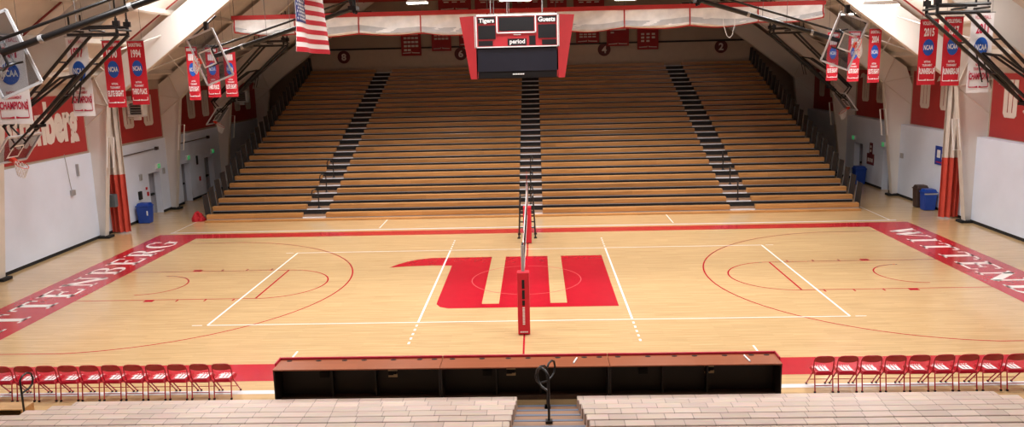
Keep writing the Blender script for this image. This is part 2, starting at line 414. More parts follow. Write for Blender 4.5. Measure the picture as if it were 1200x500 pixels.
# ------------------------------------------------------------------ walls
def zdeck(x): return 8.0+.72*(17.1-abs(x))
DOORS = {-1: [(13.2, 14.45), (17.0, 18.1), (20.15, 21.5)], 1: [(16.35, 17.3), (20.1, 21.3)]}
LW = 18.8
for sx, nm in ((-1, 'left'), (1, 'right')):
    mb = MB(); top = 3.75 if sx < 0 else 3.62
    def B(y0, y1, z0, z1, x0=LW, x1=19.7): mb.box(*sorted((sx*x0, sx*x1)), y0, y1, z0, z1)
    cur = -32
    for (a, b) in DOORS[sx]:
        B(cur, a, 0, top); B(a, b, 2.15, top); B(a, b, 0, 2.15, 19.25); cur = b
    B(cur, 33.5, 0, top)
    w = mb.build('wall_'+nm, m_wall, kind='structure'); ORIG[w.name] = V((0, 0, 0))
    mb = MB(); B(-32, 33.5, top, 6.9, LW+(.06 if sx < 0 else .42)); mb.build('upper_wall', m_beigewall, w, label='beige upper wall', kind='structure')
    b_ = MB(); cur = -32
    for (a, b) in DOORS[sx]+[(33.4, 33.5)]:
        b_.box(*sorted((sx*LW, sx*(LW-.02))), cur, a, 0, .12); cur = b
    b_.build('baseboard_'+nm, m_black, kind='structure')
    # red panels and their cream blackletter forms
    xs = LW+(.06 if sx < 0 else .42)
    for y0, y1 in ((-5.9, .7), (1.3, 8.02), (8.5, 15.2), (15.7, 22.3), (22.9, 32.5)):
        if sx < 0 and y0 == 8.5: y0 = 8.5
        mb = MB(); mb.box(*sorted((sx*xs, sx*(xs-.03))), y0, y1, 3.85 if sx < 0 else 3.66, 6.25)
        p = mb.build('wall_panel', m_redpanel, w, label='red painted panel', kind='structure')
        lt = MB(); xx = sx*(xs-.032)
        U = V((0, -sx, 0)); O = V((xx, 0, 0))
        def uform(yc, zb, hh=1.5, ww=.95, sw=True):
            o = V((xx, yc, zb)); N = V((-sx, 0, 0))
            lt.prism([(-ww*.5, hh*.92), (-ww*.5, .16), (-ww*.36, 0), (ww*.36, 0), (ww*.5, .1), (ww*.5, hh), (ww*.2, hh), (ww*.2, .2), (ww*.13, .2), (ww*.13, hh), (-ww*.13, hh), (-ww*.13, .2), (-ww*.2, .2), (-ww*.2, hh)] , o, U, Z3, N, .015)
            if sw: lt.prism([(-ww*.95, hh*.86), (-ww*.75, hh*1.02), (-ww*.45, hh*1.06), (-ww*.19, hh), (-ww*.5, hh*.9)], o, U, Z3, N, .015)
        if (y0, y1) == (1.3, 8.02) and sx < 0:
            text(lt, 'Wittenberg', (xx, 4.45, 4.98), U, Z3, 6.1, 2.15, .055, d=.006)
        else:
            n = int((y1-y0)/2.1); zb = 4.5
            for k in range(n): uform(y0+1.35+k*2.0, zb, sw=(k+len(DOORS[sx])) % 2 == 0 or sx > 0)
        lt.build('panel_lettering', m_cream, w, label='cream letter forms', kind='structure')
# far and near gable walls
def gable(name, y0, y1, m):
    pts = [(-19.7, 0), (19.7, 0), (19.7, zdeck(19.7)), (0, zdeck(0)), (-19.7, zdeck(19.7))]
    o = MB().prism(pts, (0, y0, 0), X3, Z3, Y3, y1-y0).build(name, m, kind='structure'); ORIG[o.name] = V((0, 0, 0)); return o
wb = gable('wall_back', 32.7, 33.4, m_beigewall)
gable('wall_front', -32, -31.4, m_beigewall)
MB().box(-15.8, 15.9, 32.55, 32.7, 8.28, 8.4).build('trim_1', m_dark, kind='structure')
MB().box(-15.8, 15.9, 32.6, 32.7, 6.6, 8.28).build('trim_2', mat('pale_beige_band', (186, 168, 152), .7, var=.04), kind='structure')
# number discs painted on the far wall
for t, u, v in (('8', 403, 67), ('6', 540, 63), ('4', 708, 58), ('2', 845, 54.5)):
    c = at(u, v, 1, 32.58)
    r = root('number_disc', 'round dark red disc with the numeral %s on the far wall' % {'8': 'eight', '6': 'six', '4': 'four', '2': 'two'}[t], 'wall sign', (c.x, 32.58, c.z-.45), 'section number discs')
    MB().prism([(.45*cos(2*pi*k/32), .45*sin(2*pi*k/32)) for k in range(32)], c, X3, Z3, -Y3, .02).build('disc', mat('maroon_disc', (88, 22, 26), .6), r)
    text(MB(), t, c-Y3*.022, X3, Z3, .34, .5, .03).build('numeral', m_palelet, r, label='pale numeral')

# ------------------------------------------------------------------ roof
for sx in (-1, 1):
    pass
pts = [(-19.7, zdeck(19.7)), (0, zdeck(0)), (19.7, zdeck(19.7)), (19.7, zdeck(19.7)+.25), (0, zdeck(0)+.25), (-19.7, zdeck(19.7)+.25)]
MB().prism(pts, (0, -32, 0), X3, Z3, Y3, 65.4).build('ceiling', m_deckroof, kind='structure')
for sx in (-1, 1):
    for k in range(9):
        x = 18.2-1.7*k
        z = zdeck(x)
        MB().obox((sx*x, .7, z-.13), (1, 0, -sx*.72), Y3, (sx*.72, 0, 1), .06, 32, .12).build('purlin', m_beige, kind='structure')
def zfl(x): return 9.35-.75*(abs(x)-13.0)
FR = (-6.2, 1.0, 8.2, 15.4, 22.6, 29.8)
for y in FR:
    fr = None
    web = MB(); fla = MB()
    for sx in (-1, 1):
        P = [(18.52, 0), (17.8, 5.72), (17.3, zfl(17.3)+.05), (13, zfl(13)), (6, zfl(6)), (0, zfl(0)+.3)]
        Q = [(0, zdeck(0)-.26), (13, zdeck(13)-.26), (17.1, zdeck(17.1)-.26), (18.9, zdeck(18.9)-.26), (19.25, 5.5), (19.25, 0)]
        web.prism([(sx*a, b) for a, b in P+Q], (0, y-.02, 0), X3, Z3, Y3, .04)
        for a, b in zip(P, P[1:]):
            a = V((sx*a[0], y, a[1])); b = V((sx*b[0], y, b[1])); d = (b-a); L = d.length
            fla.obox((a+b)/2, d, Y3, d.cross(Y3), L/2, .15, .018)
        # stiffener lines and flange braces at the knee
        kn = V((sx*17.8, y, 5.72))
        for tx, tz in ((19.2, 6.0), (18.3, 7.0), (19.2, 4.6)):
            fla.obox((kn+V((sx*tx, y, tz)))/2, V((sx*tx, y, tz))-kn, Y3, (V((sx*tx, y, tz))-kn).cross(Y3), (V((sx*tx, y, tz))-kn).length/2, .07, .012)
    fr = web.build('steel_frame', m_web, kind='structure'); ORIG[fr.name] = V((0, 0, 0))
    fla.build('flange', m_beige, fr, kind='structure')
    ft = MB()
    for sx in (-1, 1): ft.box(*sorted((sx*18.3, sx*19.2)), y-.25, y+.25, 0, .1)
    ft.build('frame_foot', m_black, fr, label='black base block', kind='structure')
# diagonal roof bracing rods
for sx in (-1, 1):
    for y0, y1 in ((1.0, 8.2), (8.2, 15.4), (15.4, 22.6)):
        MB().tube((sx*17.6, y0+.1, 6.6), (sx*15.2, y1-.1, zfl(15.2)+.9), .03).build('brace_rod', m_web, kind='structure')
        MB().tube((sx*15.4, y0+.1, zfl(15.4)+.8), (sx*17.4, y1-.1, 6.9), .03).build('brace_rod', m_web, kind='structure')

# ------------------------------------------------------------------ doors and things on the side walls
dn = 0
for sx in (-1, 1):
    for (a, b) in DOORS[sx]:
        dn += 1; x = sx*19.2; xi = sx*19.14
        d = MB().box(*sorted((x, sx*19.25)), a+.06, b-.06, .01, 2.1).build('door_%d' % dn, m_door, kind='structure'); ORIG[d.name] = V((0, 0, 0))
        f = MB()
        for y0, y1, z0, z1 in ((a, a+.06, 0, 2.15), (b-.06, b, 0, 2.15), (a, b, 2.1, 2.15)): f.box(*sorted((sx*19.12, sx*19.25)), y0, y1, z0, z1)
        f.build('door_frame', m_door, d, kind='structure')
        MB().box(*sorted((sx*19.1, sx*19.2)), a+.15, b-.15, .95, 1.05).build('panic_bar', m_black, d, label='dark push bar', kind='structure')
        side = 'left' if sx < 0 else 'right'
        nth = {1: 'nearest', 2: 'middle', 3: 'farthest', 4: 'nearer', 5: 'farther'}[dn]
        yc = {1: 14.2, 2: 17.85, 3: 21.3, 4: 17.2, 5: 21.3}[dn]
        r = root('exit_sign', 'lit green exit sign above the %s door in the %s wall' % (nth, side), 'exit sign', (sx*18.8, yc, 2.3), 'exit signs over the side doors')
        MB().box(*sorted((sx*18.8, sx*18.7)), yc-.18, yc+.18, 2.3, 2.55).build('housing', m_white, r, bevel=.01)
        MB().box(*sorted((sx*18.7, sx*18.69)), yc-.14, yc+.14, 2.32, 2.53).build('face', m_green, r, label='green lit face')
        text(MB(), 'EXIT', (sx*18.69, yc, 2.425), (0, -sx, 0), Z3, .22, .12, .01, d=.003).build('lettering', m_white, r)

def wallbox(name, label, cat, sx, y0, y1, z0, z1, dep, m, group=None):
    r = MB().box(*sorted((sx*LW, sx*(LW-dep))), y0, y1, z0, z1).build(name, m, label=label, cat=cat, group=group, bevel=.012); return r
wallbox('horn_strobe', 'grey strobe box high on the wall left of the nearest left door', 'alarm', -1, 12.2, 12.42, 1.95, 2.25, .08, m_lightgrey)
wallbox('wall_phone', 'black wall phone above the blue bin at the left wall', 'phone', -1, 11.95, 12.2, 1.05, 1.45, .1, m_black)
wallbox('fire_alarm_pull', 'red fire alarm pull station beside the nearest left door', 'fire alarm', -1, 12.85, 12.98, 1.1, 1.3, .06, m_alarm)
wallbox('alarm_bell', 'small red alarm box above the pull station at the left door', 'alarm', -1, 12.75, 12.87, 1.42, 1.55, .06, m_alarm)
wallbox('wall_speaker', 'small grey box between nearest left door and steel column', 'speaker', -1, 14.72, 14.9, 1.95, 2.25, .08, m_lightgrey)
wallbox('fire_alarm_pull', 'red pull station on white pier between the two far left doors', 'fire alarm', -1, 19.2, 19.35, .95, 1.2, .06, m_alarm)
wallbox('horn_strobe', 'dark strobe unit on white pier between the two far left doors', 'alarm', -1, 19.0, 19.15, 1.9, 2.4, .07, m_greyrail)
wallbox('wall_speaker', 'small dark box right of the farthest left exit sign', 'speaker', -1, 23.2, 23.45, 1.9, 2.2, .08, m_greyrail)
r = root('wall_rail', 'thin dark horizontal pole mounted high on the left wall above the blue bin', 'pole', (-18.7, 12.2, 3.2))
MB().tube((-18.72, 10.2, 3.29), (-18.72, 14.2, 3.32), .025).build('pole', m_brown, r)
MB().box(-18.8, -18.66, 14.13, 14.3, 3.24, 3.4).build('end_bracket', m_brown, r)
r = root('wall_rail', 'thin dark horizontal pole on the left wall above the far doors', 'pole', (-18.7, 18.4, 3.2))
MB().tube((-18.72, 16.0, 3.29), (-18.72, 20.8, 3.3), .025).build('pole', m_brown, r)
MB().box(-18.8, -18.66, 20.73, 20.9, 3.22, 3.38).build('end_bracket', m_brown, r)
r = root('conduit_outlet', 'grey outlet box hanging on a thin conduit on the near left wall', 'outlet', (-18.75, 6.2, 1.8))
c1 = at(85, 226, 0, -18.76)
MB().box(-18.8, -18.68, c1.y-.12, c1.y+.12, c1.z-.1, c1.z+.12).build('outlet_box', m_lightgrey, r, bevel=.01)
MB().tube((-18.77, c1.y, c1.z), (-18.77, c1.y-.25, 3.9), .012).build('conduit', m_lightgrey, r)
MB().box(-18.84, -18.7, 6.9, 6.98, 2.9, 3.4).build('wall_hook', m_lightgrey, label='small pale hook strip below the red panel on left wall', cat='hook')
# right wall
a = at(1097, 170, 0, 18.78); b = at(1105, 195, 0, 18.78)
r = root('wall_poster', 'blue poster with white marks on the right wall beside the drape', 'poster', (18.78, (a.y+b.y)/2, b.z))
MB().box(18.76, 18.8, 10.55, 11.6, 2.08, 2.92).build('sheet', m_poster, r)
mk = MB(); mk.box(18.752, 18.76, 11.1, 11.4, 2.4, 2.75); mk.box(18.752, 18.76, 10.7, 10.95, 2.35, 2.6)
mk.build('white_marks', m_white, r); MB().box(18.752, 18.76, 10.7, 11.45, 2.17, 2.22).build('red_line', m_alarm, r)
wallbox('outlet_box', 'grey outlet box on the right wall left of the blue poster', 'outlet', 1, 14.9, 15.2, 1.95, 2.2, .06, m_lightgrey)
r = root('notice_board', 'maroon picture board between the two right doors', 'notice board', (18.78, 18.9, 1.1))
MB().box(18.76, 18.8, 18.45, 19.35, 1.15, 1.75).build('board', m_notice, r)
MB().box(18.76, 18.8, 18.7, 19.05, 1.75, 2.35).build('upper_board', m_notice, r)
mk = MB(); [mk.box(18.752, 18.76, 18.55+.25*k, 18.7+.25*k, 1.3, 1.5) for k in range(3)]; [mk.box(18.752, 18.76, 18.78, 18.95, 1.85+.22*k, 1.98+.22*k) for k in range(2)]
mk.build('pictures', m_palelet, r)
# unit heater on a bracket, left wall
def heater(yc, label):
    r = root('unit_heater', label, 'heater', (-18.3, yc, 4.9), 'white louvred wall units')
    cas = MB(); o = V((-18.4, yc, 5.42))
    outer = [(-.42, -.36), (.42, -.36), (.42, .36), (-.42, .36)]
    for (x0, x1, z0, z1) in ((-.38, .38, .26, .38), (-.38, .38, -.38, -.26), (-.38, -.28, -.26, .26), (.28, .38, -.26, .26)):
        cas.box(o.x+x0, o.x+x1, yc-.2, yc+.25, o.z+z0, o.z+z1)
    cas.build('casing', m_white, r, bevel=.03)
    MB().box(o.x-.29, o.x+.29, yc-.05, yc+.22, o.z-.27, o.z+.27).build('core', m_black, r)
    lv = MB(); [lv.obox((o.x, yc-.12, o.z+z), X3, (0, 1, -.6), (0, .6, 1), .29, .06, .012) for z in (-.17, -.06, .06, .17)]
    lv.build('louvre', m_lightgrey, r)
    MB().path([(-18.82, yc, 4.98), (-18.45, yc, 4.98), (-18.4, yc, 5.05)], .035).build('bracket_arm', m_white, r)
    MB().box(-18.55, -18.25, yc-.1, yc+.1, 4.88, 5.06).build('motor_box', m_white, r, bevel=.02)
heater(11.9, 'white louvred heater on the left wall in front of the second red panel')
heater(26.0, 'dim white louvred heater on the left wall beside the upper bleacher rows')
# tubular guards on the columns
for sx, y, nm in ((-1, 8.2, 'near left column with the drape'), (-1, 15.4, 'second left column past the first door'), (1, 8.2, 'near right column with the drape'), (1, 15.4, 'second right column by the doors'), (-1, 22.6, 'far left column beside the bleachers'), (1, 22.6, 'far right column beside the bleachers')):
    x0 = sx*(18.52-.72*3.1/5.72-.02); x1 = sx*(18.52-.72*4.4/5.72-.02)
    MB().path([(x0-sx*.0, y-.1, 3.1), (x0-sx*.28, y-.1, 3.1), (x1-sx*.28, y-.1, 4.4), (x1, y-.1, 4.4)], .032, 6, True).build('column_guard', m_white, label='white tubular loop on the '+nm, cat='guard loop', group='white loops on the columns')
# drapes gathered at the near columns
for sx in (-1, 1):
    side = 'left' if sx < 0 else 'right'
    r = root('divider_drape', 'gathered divider drape, grey above rust red, at the %s column' % side, 'curtain', (sx*18.3, 9.0, .05))
    def fold(z):
        def f(a, b):
            x = 17.9+.82*a; ph = a*pi*7
            return V((sx*x, 9.1+.085*sin(ph)+.05*sin(ph*.37+1), z[0]+(z[1]-z[0])*b))
        return f
    MB().sheet(fold((2.66, 6.0)), 60, 6, (0, .03, 0), 1).build('upper_cloth', m_drapegrey, r, smooth=True)
    MB().sheet(fold((.06, 2.66)), 60, 6, (0, .03, 0), 1).build('lower_cloth', m_drapered, r, smooth=True, label='rust red lower half')
    MB().box(*sorted((sx*17.85, sx*18.75)), 8.95, 9.25, 6.0, 6.08).build('track', m_lightgrey, r)
c = at(131, 235, 1, 8.6)
r = root('control_box', 'slate grey control box in front of the left drape', 'control box', (c.x, 8.6, c.z-.3))
MB().box(c.x-.18, c.x+.2, 8.5, 8.75, c.z-.28, c.z+.28).build('box', m_boxgrey, r, bevel=.015)
MB().path([(c.x-.2, 8.6, c.z+.2), (c.x-.32, 8.6, c.z+.2), (c.x-.32, 8.6, c.z-.25), (c.x-.2, 8.6, c.z-.25)], .015, 6).build('handle', m_lightgrey, r)

# ------------------------------------------------------------------ bins
def bin_(label, c, w, d, h, m, lid=True):
    r = root('waste_bin', label, 'bin', (c[0], c[1], 0))
    x, y = c[0], c[1]; mb = MB(); k = .86
    hb = h*.82
    mb.add([(x-w/2*k, y-d/2*k, .01), (x+w/2*k, y-d/2*k, .01), (x+w/2*k, y+d/2*k, .01), (x-w/2*k, y+d/2*k, .01), (x-w/2, y-d/2, hb), (x+w/2, y-d/2, hb), (x+w/2, y+d/2, hb), (x-w/2, y+d/2, hb)],
           [(0,3,2,1),(4,5,6,7),(0,1,5,4),(1,2,6,5),(2,3,7,6),(3,0,4,7)])
    mb.build('bin_body', m, r, bevel=.03)
    MB().box(x-w/2-.02, x+w/2+.02, y-d/2-.02, y+d/2+.02, hb, hb+.06).build('rim', m, r, bevel=.015)
    t = MB(); q = .8
    t.add([(x-w/2, y-d/2, hb+.05), (x+w/2, y-d/2, hb+.05), (x+w/2, y+d/2, hb+.05), (x-w/2, y+d/2, hb+.05), (x-w/2*q, y-d/2*q, h), (x+w/2*q, y-d/2*q, h), (x+w/2*q, y+d/2*q, h), (x-w/2*q, y+d/2*q, h)],
          [(0,3,2,1),(4,5,6,7),(0,1,5,4),(1,2,6,5),(2,3,7,6),(3,0,4,7)])
    t.build('lid', m, r, bevel=.03)
    return r
bl = bin_('blue recycling bin at the left wall beside the drape', (-18.35, 11.55), .62, .5, .98, m_blue)
MB().box(-18.16, -18.1, 11.294, 11.3, .4, .62).build('sticker', m_white, bl)
bin_('brown waste bin behind the blue bin at the right wall', (18.38, 11.95), .55, .5, 1.05, m_brown)
b2 = bin_('blue recycling bin in front of the brown bin at the right wall', (18.4, 11.2), .58, .5, .98, m_blue)
MB().box(18.1, 18.7, 10.94, 10.95, .74, .82).build('liner_edge', m_lightgrey, b2)
bin_('blue bin farther back at the right wall near the bleacher end', (18.4, 19.4), .6, .55, 1.02, m_blue)
# cloth heap at the bleacher end
def heap(a, b):
    th = a*2*pi; ph = b*pi/2
    rr = 1+.18*sin(3*th+1)+.12*sin(7*th+4*ph)+.06*sin(11*th)
    return V((-15.93+.3*rr*cos(th)*cos(ph), 11.8+.24*rr*sin(th)*cos(ph), .005+(.34+.1*sin(2*th)+.05*sin(9*th+5*ph))*sin(ph)))
MB().grid(heap, 40, 10).add([(-15.72+.4*cos(2*pi*k/20), 11.85+.26*sin(2*pi*k/20), .005) for k in range(20)], [tuple(range(20))]).build('cloth_heap', m_bag, label='crumpled red cloth heaped on the floor at the left bleacher end', cat='cloth', smooth=True)

# ------------------------------------------------------------------ bleachers
RISE, RUN = .2625, .81
def bleacher(label, xa, xb, aisle, y0, sgn, rows, seatm, guard=0, rails=(), group=None, ext=None):
    """xa..xb seats; aisle=(a,b) strip of decks that belongs to this section"""
    Y = lambda k, d=0: y0+sgn*(RUN*k+d)
    r = root('bleacher_section', label, 'bleachers', ((xa+xb)/2, y0, 0), group)
    xa_ = xa
    xd0, xd1 = (min(xa, aisle[0]), max(xb, aisle[1])) if aisle else (xa, xb)
    for k in range(rows):
        zd = .13+RISE*k; zt = zd+.2
        if ext:
            xa = ext[1] if k >= ext[0] else xa_
            xd0 = xa
        ya, yb = sorted((Y(k, -.03), Y(k, .25 if sgn > 0 else .185)))
        MB().box(xa, xb, ya, yb, zd-.01, zt).build('seat_plank', seatm, r, bevel=.02)
        ya, yb = sorted((Y(k), Y(k, RUN+.02)))
        MB().box(xd0, xd1, ya, yb, zd-.035, zd).build('deck', m_deckwood, r)
        ya, yb = sorted((Y(k, -.015), Y(k, .02)))
        MB().box(xa, xb, ya, yb, zd-.045, zd-.012).build('deck_edge', m_lightgrey, r, label='thin grey metal strip')
        if aisle:
            ya, yb = sorted((Y(k, -.02), Y(k, .05)))
            MB().box(aisle[0]+.01, aisle[1]-.01, ya, yb, zd-.045, zd+.006).build('aisle_nosing', m_alu if sgn > 0 else m_bluegrey, r, label='pale metal step edge')
        ya, yb = sorted((Y(k, .03), Y(k, .05)))
        MB().box(xd0, xd1, ya, yb, 0.02 if k == 0 else zd-RISE-.0, zd-.036).build('riser', m_dark, r)  # near-black colour holds the shade of the unlit gaps between rows
        if guard:
            gx = xa-.06 if guard < 0 else xb+.06
            g = MB(); y_a = Y(k, .12); y_b = Y(k, .74); zz = zd-.02; hh = 1.12; ln = guard*.1
            g.add([(gx, y_a, zz), (gx, y_b, zz), (gx+ln, y_b, zz+hh), (gx+ln, y_a, zz+hh), (gx+guard*.02, y_a, zz), (gx+guard*.02, y_b, zz), (gx+guard*.02+ln, y_b, zz+hh), (gx+guard*.02+ln, y_a, zz+hh)],
                  [(0,1,2,3),(4,7,6,5),(0,4,5,1),(1,5,6,2),(2,6,7,3),(3,7,4,0)])
            p = g.build('guard_panel', m_greyrail, r)
            MB().tube((gx, y_b, zd-.1), (gx+ln, y_b, zz+hh+.03), .018, 6).build('post', m_conc, p)
    if sgn > 0:
        MB().box(xd0, xd1, y0-.32, y0+.03, 0, .085).build('base_skid', m_seatwood, r, bevel=.01, label='low wooden base board')
    for (rx, k, turn) in rails:
        zd = .13+RISE*k if rx > -10.4 or sgn > 0 else 0; b = V((rx, Y(k, .1), zd))
        d = V((sin(turn), -sgn*cos(turn), 0))
        pts = [b, b+Z3*.82]
        for i in range(1, 13):
            a = pi/2-i*2*pi*.86/12
            pts.append(b+Z3*.72+d*(.17+.17*cos(a+pi/2))*1.0+Z3*(.17*sin(a)))
        pts = [b, b+Z3*.3, b+Z3*.62, b+Z3*.86, b+Z3*.93+d*.08, b+Z3*.95+d*.2, b+Z3*.9+d*.31, b+Z3*.78+d*.35, b+Z3*.66+d*.31, b+Z3*.6+d*.2, b+Z3*.58+d*.02]
        MB().path(pts, .028 if sgn > 0 else .022, 8).build('aisle_rail', m_blacksteel, r, label='black looped aisle rail', smooth=True)
        MB().box(b.x-.06, b.x+.06, b.y-.06, b.y+.06, zd, zd+.05).build('rail_foot', m_blacksteel, r)
    return r
A1, A2, A3 = (-10.78, -9.65), (-.47, .66), (9.43, 10.62)
NR = 26
bleacher('far bleachers from the left guard rail to the left aisle', -15.4, A1[0], A1, 11.55, 1, NR, m_seatwood, -1, [(-10.2, k, -.8) for k in (1, 3, 5)], 'far bleacher sections')
bleacher('far bleachers between the left aisle and the centre aisle', A1[1], A2[0], A2, 11.55, 1, NR, m_seatwood, 0, [(.1, k, .3) for k in (1, 3, 5)], 'far bleacher sections')
bleacher('far bleachers between the centre aisle and the right aisle', A2[1], A3[0], A3, 11.55, 1, NR, m_seatwood, 0, [(10.0, k, -.3) for k in (1, 3, 5)], 'far bleacher sections')
bleacher('far bleachers from the right aisle to the right guard rail', A3[1], 15.4, None, 11.55, 1, NR, m_seatwood, 1, (), 'far bleacher sections')
N1, N2, N3 = (-10.6, -9.37), (-.08, 1.15), (9.61, 10.8)
m_nearseat_ = m_nearseat
bleacher('pale near bleachers left of the centre aisle in the foreground', N1[1], N2[0], N2, -10.58, -1, 7, m_nearseat, 0, [(.545, 0, .5), (.545, 0, -2.4), (.545, 3, -.6), (-10.42, 0, .15)], 'near bleacher sections', (3, -15.4))
bleacher('pale near bleachers right of the centre aisle in the foreground', N2[1], N3[0], N3, -10.58, -1, 7, m_nearseat, 0, (), 'near bleacher sections')
r = root('aisle_step', 'wooden step box with dark hollow back on the floor at the lower left frame corner', 'step', (-10.95, -10.4, 0))
MB().box(-11.6, -10.5, -10.62, -10.22, .17, .2).build('tread', m_treadwood, r, bevel=.008)
st = MB(); st.box(-10.54, -10.5, -10.62, -10.22, 0, .17); st.box(-11.6, -11.56, -10.62, -10.22, 0, .17)
st.build('side_board', m_seatwood, r); MB().box(-11.56, -10.54, -10.26, -10.22, 0, .17).build('front_board', m_deskdark, r)

# ------------------------------------------------------------------ scorers tables
ZT = .86
ux = [-5.25, -1.7, 1.86, 5.43]
for i in range(3):
    x0, x1 = ux[i]+.004, ux[i+1]-.004
    r = root('scorers_table', ('left', 'middle', 'right')[i]+' unit of the long scorers table with brown top and red edge' , 'table', ((x0+x1)/2, -9.95, 0), 'scorers table units')
    MB().box(x0, x1, -10.27, -9.68, ZT-.03, ZT).build('desktop', m_desktop, r, bevel=.006)
    MB().box(x0, x1, -9.68, -9.62, ZT-.05, ZT+.05).build('red_edge', m_desktrim, r, bevel=.015, label='raised red front edge')
    MB().box(x0+.03, x1-.03, -9.72, -9.69, .06, ZT-.03).build('front_panel', m_deskdark, r)
    for xe in (x0, x1-.03): MB().box(xe, xe+.03, -10.24, -9.69, 0, ZT-.03).build('end_panel', m_deskdark, r)
    for fx in (.33, .6): MB().box(x0+fx*3.5-.02, x0+fx*3.5+.02, -9.9, -9.72, .08, ZT-.03).build('divider', m_deskdark, r)
    MB().box(x0+.03, x1-.03, -9.96, -9.72, 0, .09).build('bottom_shelf', m_shelf, r, label='brown bottom shelf')
    if i == 0: MB().box(x0-.035, x0, -10.0, -9.62, ZT-.05, ZT+.05).build('side_edge', m_desktrim, r, bevel=.012, label='red side edge')
    if i == 2: MB().box(x1, x1+.035, -10.0, -9.62, ZT-.05, ZT+.05).build('side_edge', m_desktrim, r, bevel=.012, label='red side edge')
    for fx in (.06, .24, .4, .52, .7, .86, .95):
        c = V((x0+fx*3.55, -9.75, ZT))
        MB().prism([(.06*cos(2*pi*k/16), .036*sin(2*pi*k/16)) for k in range(16)], c, X3, Y3, Z3, .006).build('grommet', m_black, r)
    px = x0+(.7 if i == 0 else .62 if i == 2 else .42)*3.5
    pl = MB(); [pl.box(px-.1, px+.1, -9.735, -9.72, z0, z1) for z0, z1 in ((.46, .5), (.6, .63))]; pl.box(px+.02, px+.1, -9.76, -9.72, .5, .53)
    pl.build('outlet_plate', m_outlet, r); MB().box(px-.09, px+.08, -9.75, -9.72, .51, .59).build('outlet_box', m_black, r)
    px = x0+(.36 if i != 2 else .3)*3.5-.3
    MB().box(px-.1, px+.1, -9.77, -9.72, .48, .6).build('cable_box', m_black, r)
for (u, v, u2, v2, lab) in ((672, 425, 676, 419, 'short white tube lying on the middle table unit'), (872, 416, 879, 423, 'short white tube lying on the right table unit')):
    p = at(u, v, 2, ZT+.02); q = at(u2, v2, 2, ZT+.02)
    MB().tube(p, q, .018, 10).build('paper_tube', m_white, label=lab, cat='tube', smooth=True)

# ------------------------------------------------------------------ folding chairs
def chair_proto():
    r = root('folding_chair', '', 'chair', (0, 0, 0), 'red folding chairs beside the scorers table')
    for sx in (-1, 1):
        MB().path([(sx*.205, .27, .02), (sx*.205, .07, .23), (sx*.207, -.13, .44), (sx*.21, -.16, .54), (sx*.21, -.175, .64)], .0135, 8).build('front_leg', m_chair, r, smooth=True)
        MB().path([(sx*.19, -.25, .02), (sx*.19, -.205, .3), (sx*.19, -.18, .43)], .0135, 8).build('rear_leg', m_chair, r, smooth=True)
        MB().box(sx*.205-.018, sx*.205+.018, .25, .29, 0, .035).build('foot_cap', m_black, r, bevel=.006)
        MB().box(sx*.19-.02, sx*.19+.02, -.27, -.23, 0, .04).build('foot_cap', m_black, r, bevel=.006)
    pts = [(-.21, -.175, .64), (-.21, -.195, .71), (-.195, -.21, .77), (-.155, -.222, .805), (-.08, -.226, .815), (.08, -.226, .815), (.155, -.222, .805), (.195, -.21, .77), (.21, -.195, .71), (.21, -.175, .64)]
    MB().path(pts, .0125, 8).build('back_tube', m_chair, r, smooth=True)
    def back(a, b):
        x = (a-.5)*.41; z = .685+.125*b
        if b > .5: x *= 1-.22*((b-.5)*2)**2*abs(a-.5)*2
        z += -.022*(1-b)*(1-(2*a-1)**2)
        return V((x, -.178-.044*b-.03*(1-(2*a-1)**2), z))
    MB().sheet(back, 16, 8, (0, -.006, .002), 1).build('backrest', m_chair, r, smooth=True)
    def seat(a, b):
        y = -.215+.42*b; w = .395-.03*b; x = (a-.5)*w
        c = min(a, 1-a, b, 1-b); z = .452-.012*sin(pi*a)*sin(pi*b)
        if c <= 0: z -= .05
        return V((x, y, z+.012*b))
    MB().sheet(seat, 14, 14, (0, 0, -.012), 1).build('seat', m_chair, r, smooth=True)
    lg = MB()
    for p in ([(-.1, .09), (-.035, .09), (-.035, -.12), (-.08, -.12), (-.1, -.1)], [(-.005, .09), (.045, .09), (.045, -.12), (-.005, -.12)], [(.075, .09), (.13, .09), (.13, -.12), (.075, -.12)], [(-.1, -.12), (.13, -.12), (.13, -.155), (-.09, -.155)], [(-.1, .09), (-.16, .05), (-.18, .03), (-.14, .045), (-.1, .05)]):
        flat(lg, p, .468)
    for k in range(5): flat(lg, [(-.08+.05*k, .125), (-.055+.05*k, .125), (-.055+.05*k, .15), (-.08+.05*k, .15)], .473)
    lg.build('seat_emblem', m_chairlogo, r, label='white letter emblem')
    MB().tube((-.19, -.228, .165), (.19, -.228, .165), .009).build('rear_brace', m_chair, r)
    MB().tube((-.205, .14, .16), (.205, .14, .16), .009).build('front_brace', m_chair, r)
    return r
ORD = ['first', 'second', 'third', 'fourth', 'fifth', 'sixth', 'seventh', 'eighth', 'ninth', 'tenth', 'eleventh']
ch = chair_proto()
for k in range(11):
    x = -6.56-.49*k
    lab = '%s red folding chair from the scorers table in the left row' % ORD[k]
    if k == 0: ch.location = (x, -9.52, 0); ch['label'] = lab
    else: dup(ch, (x, -9.52, 0), lab, random.uniform(-.03, .03))
for k in range(9):
    dup(ch, (6.47+.505*k, -9.54, 0), '%s red folding chair from the scorers table in the right row' % ORD[k], random.uniform(-.04, .04))

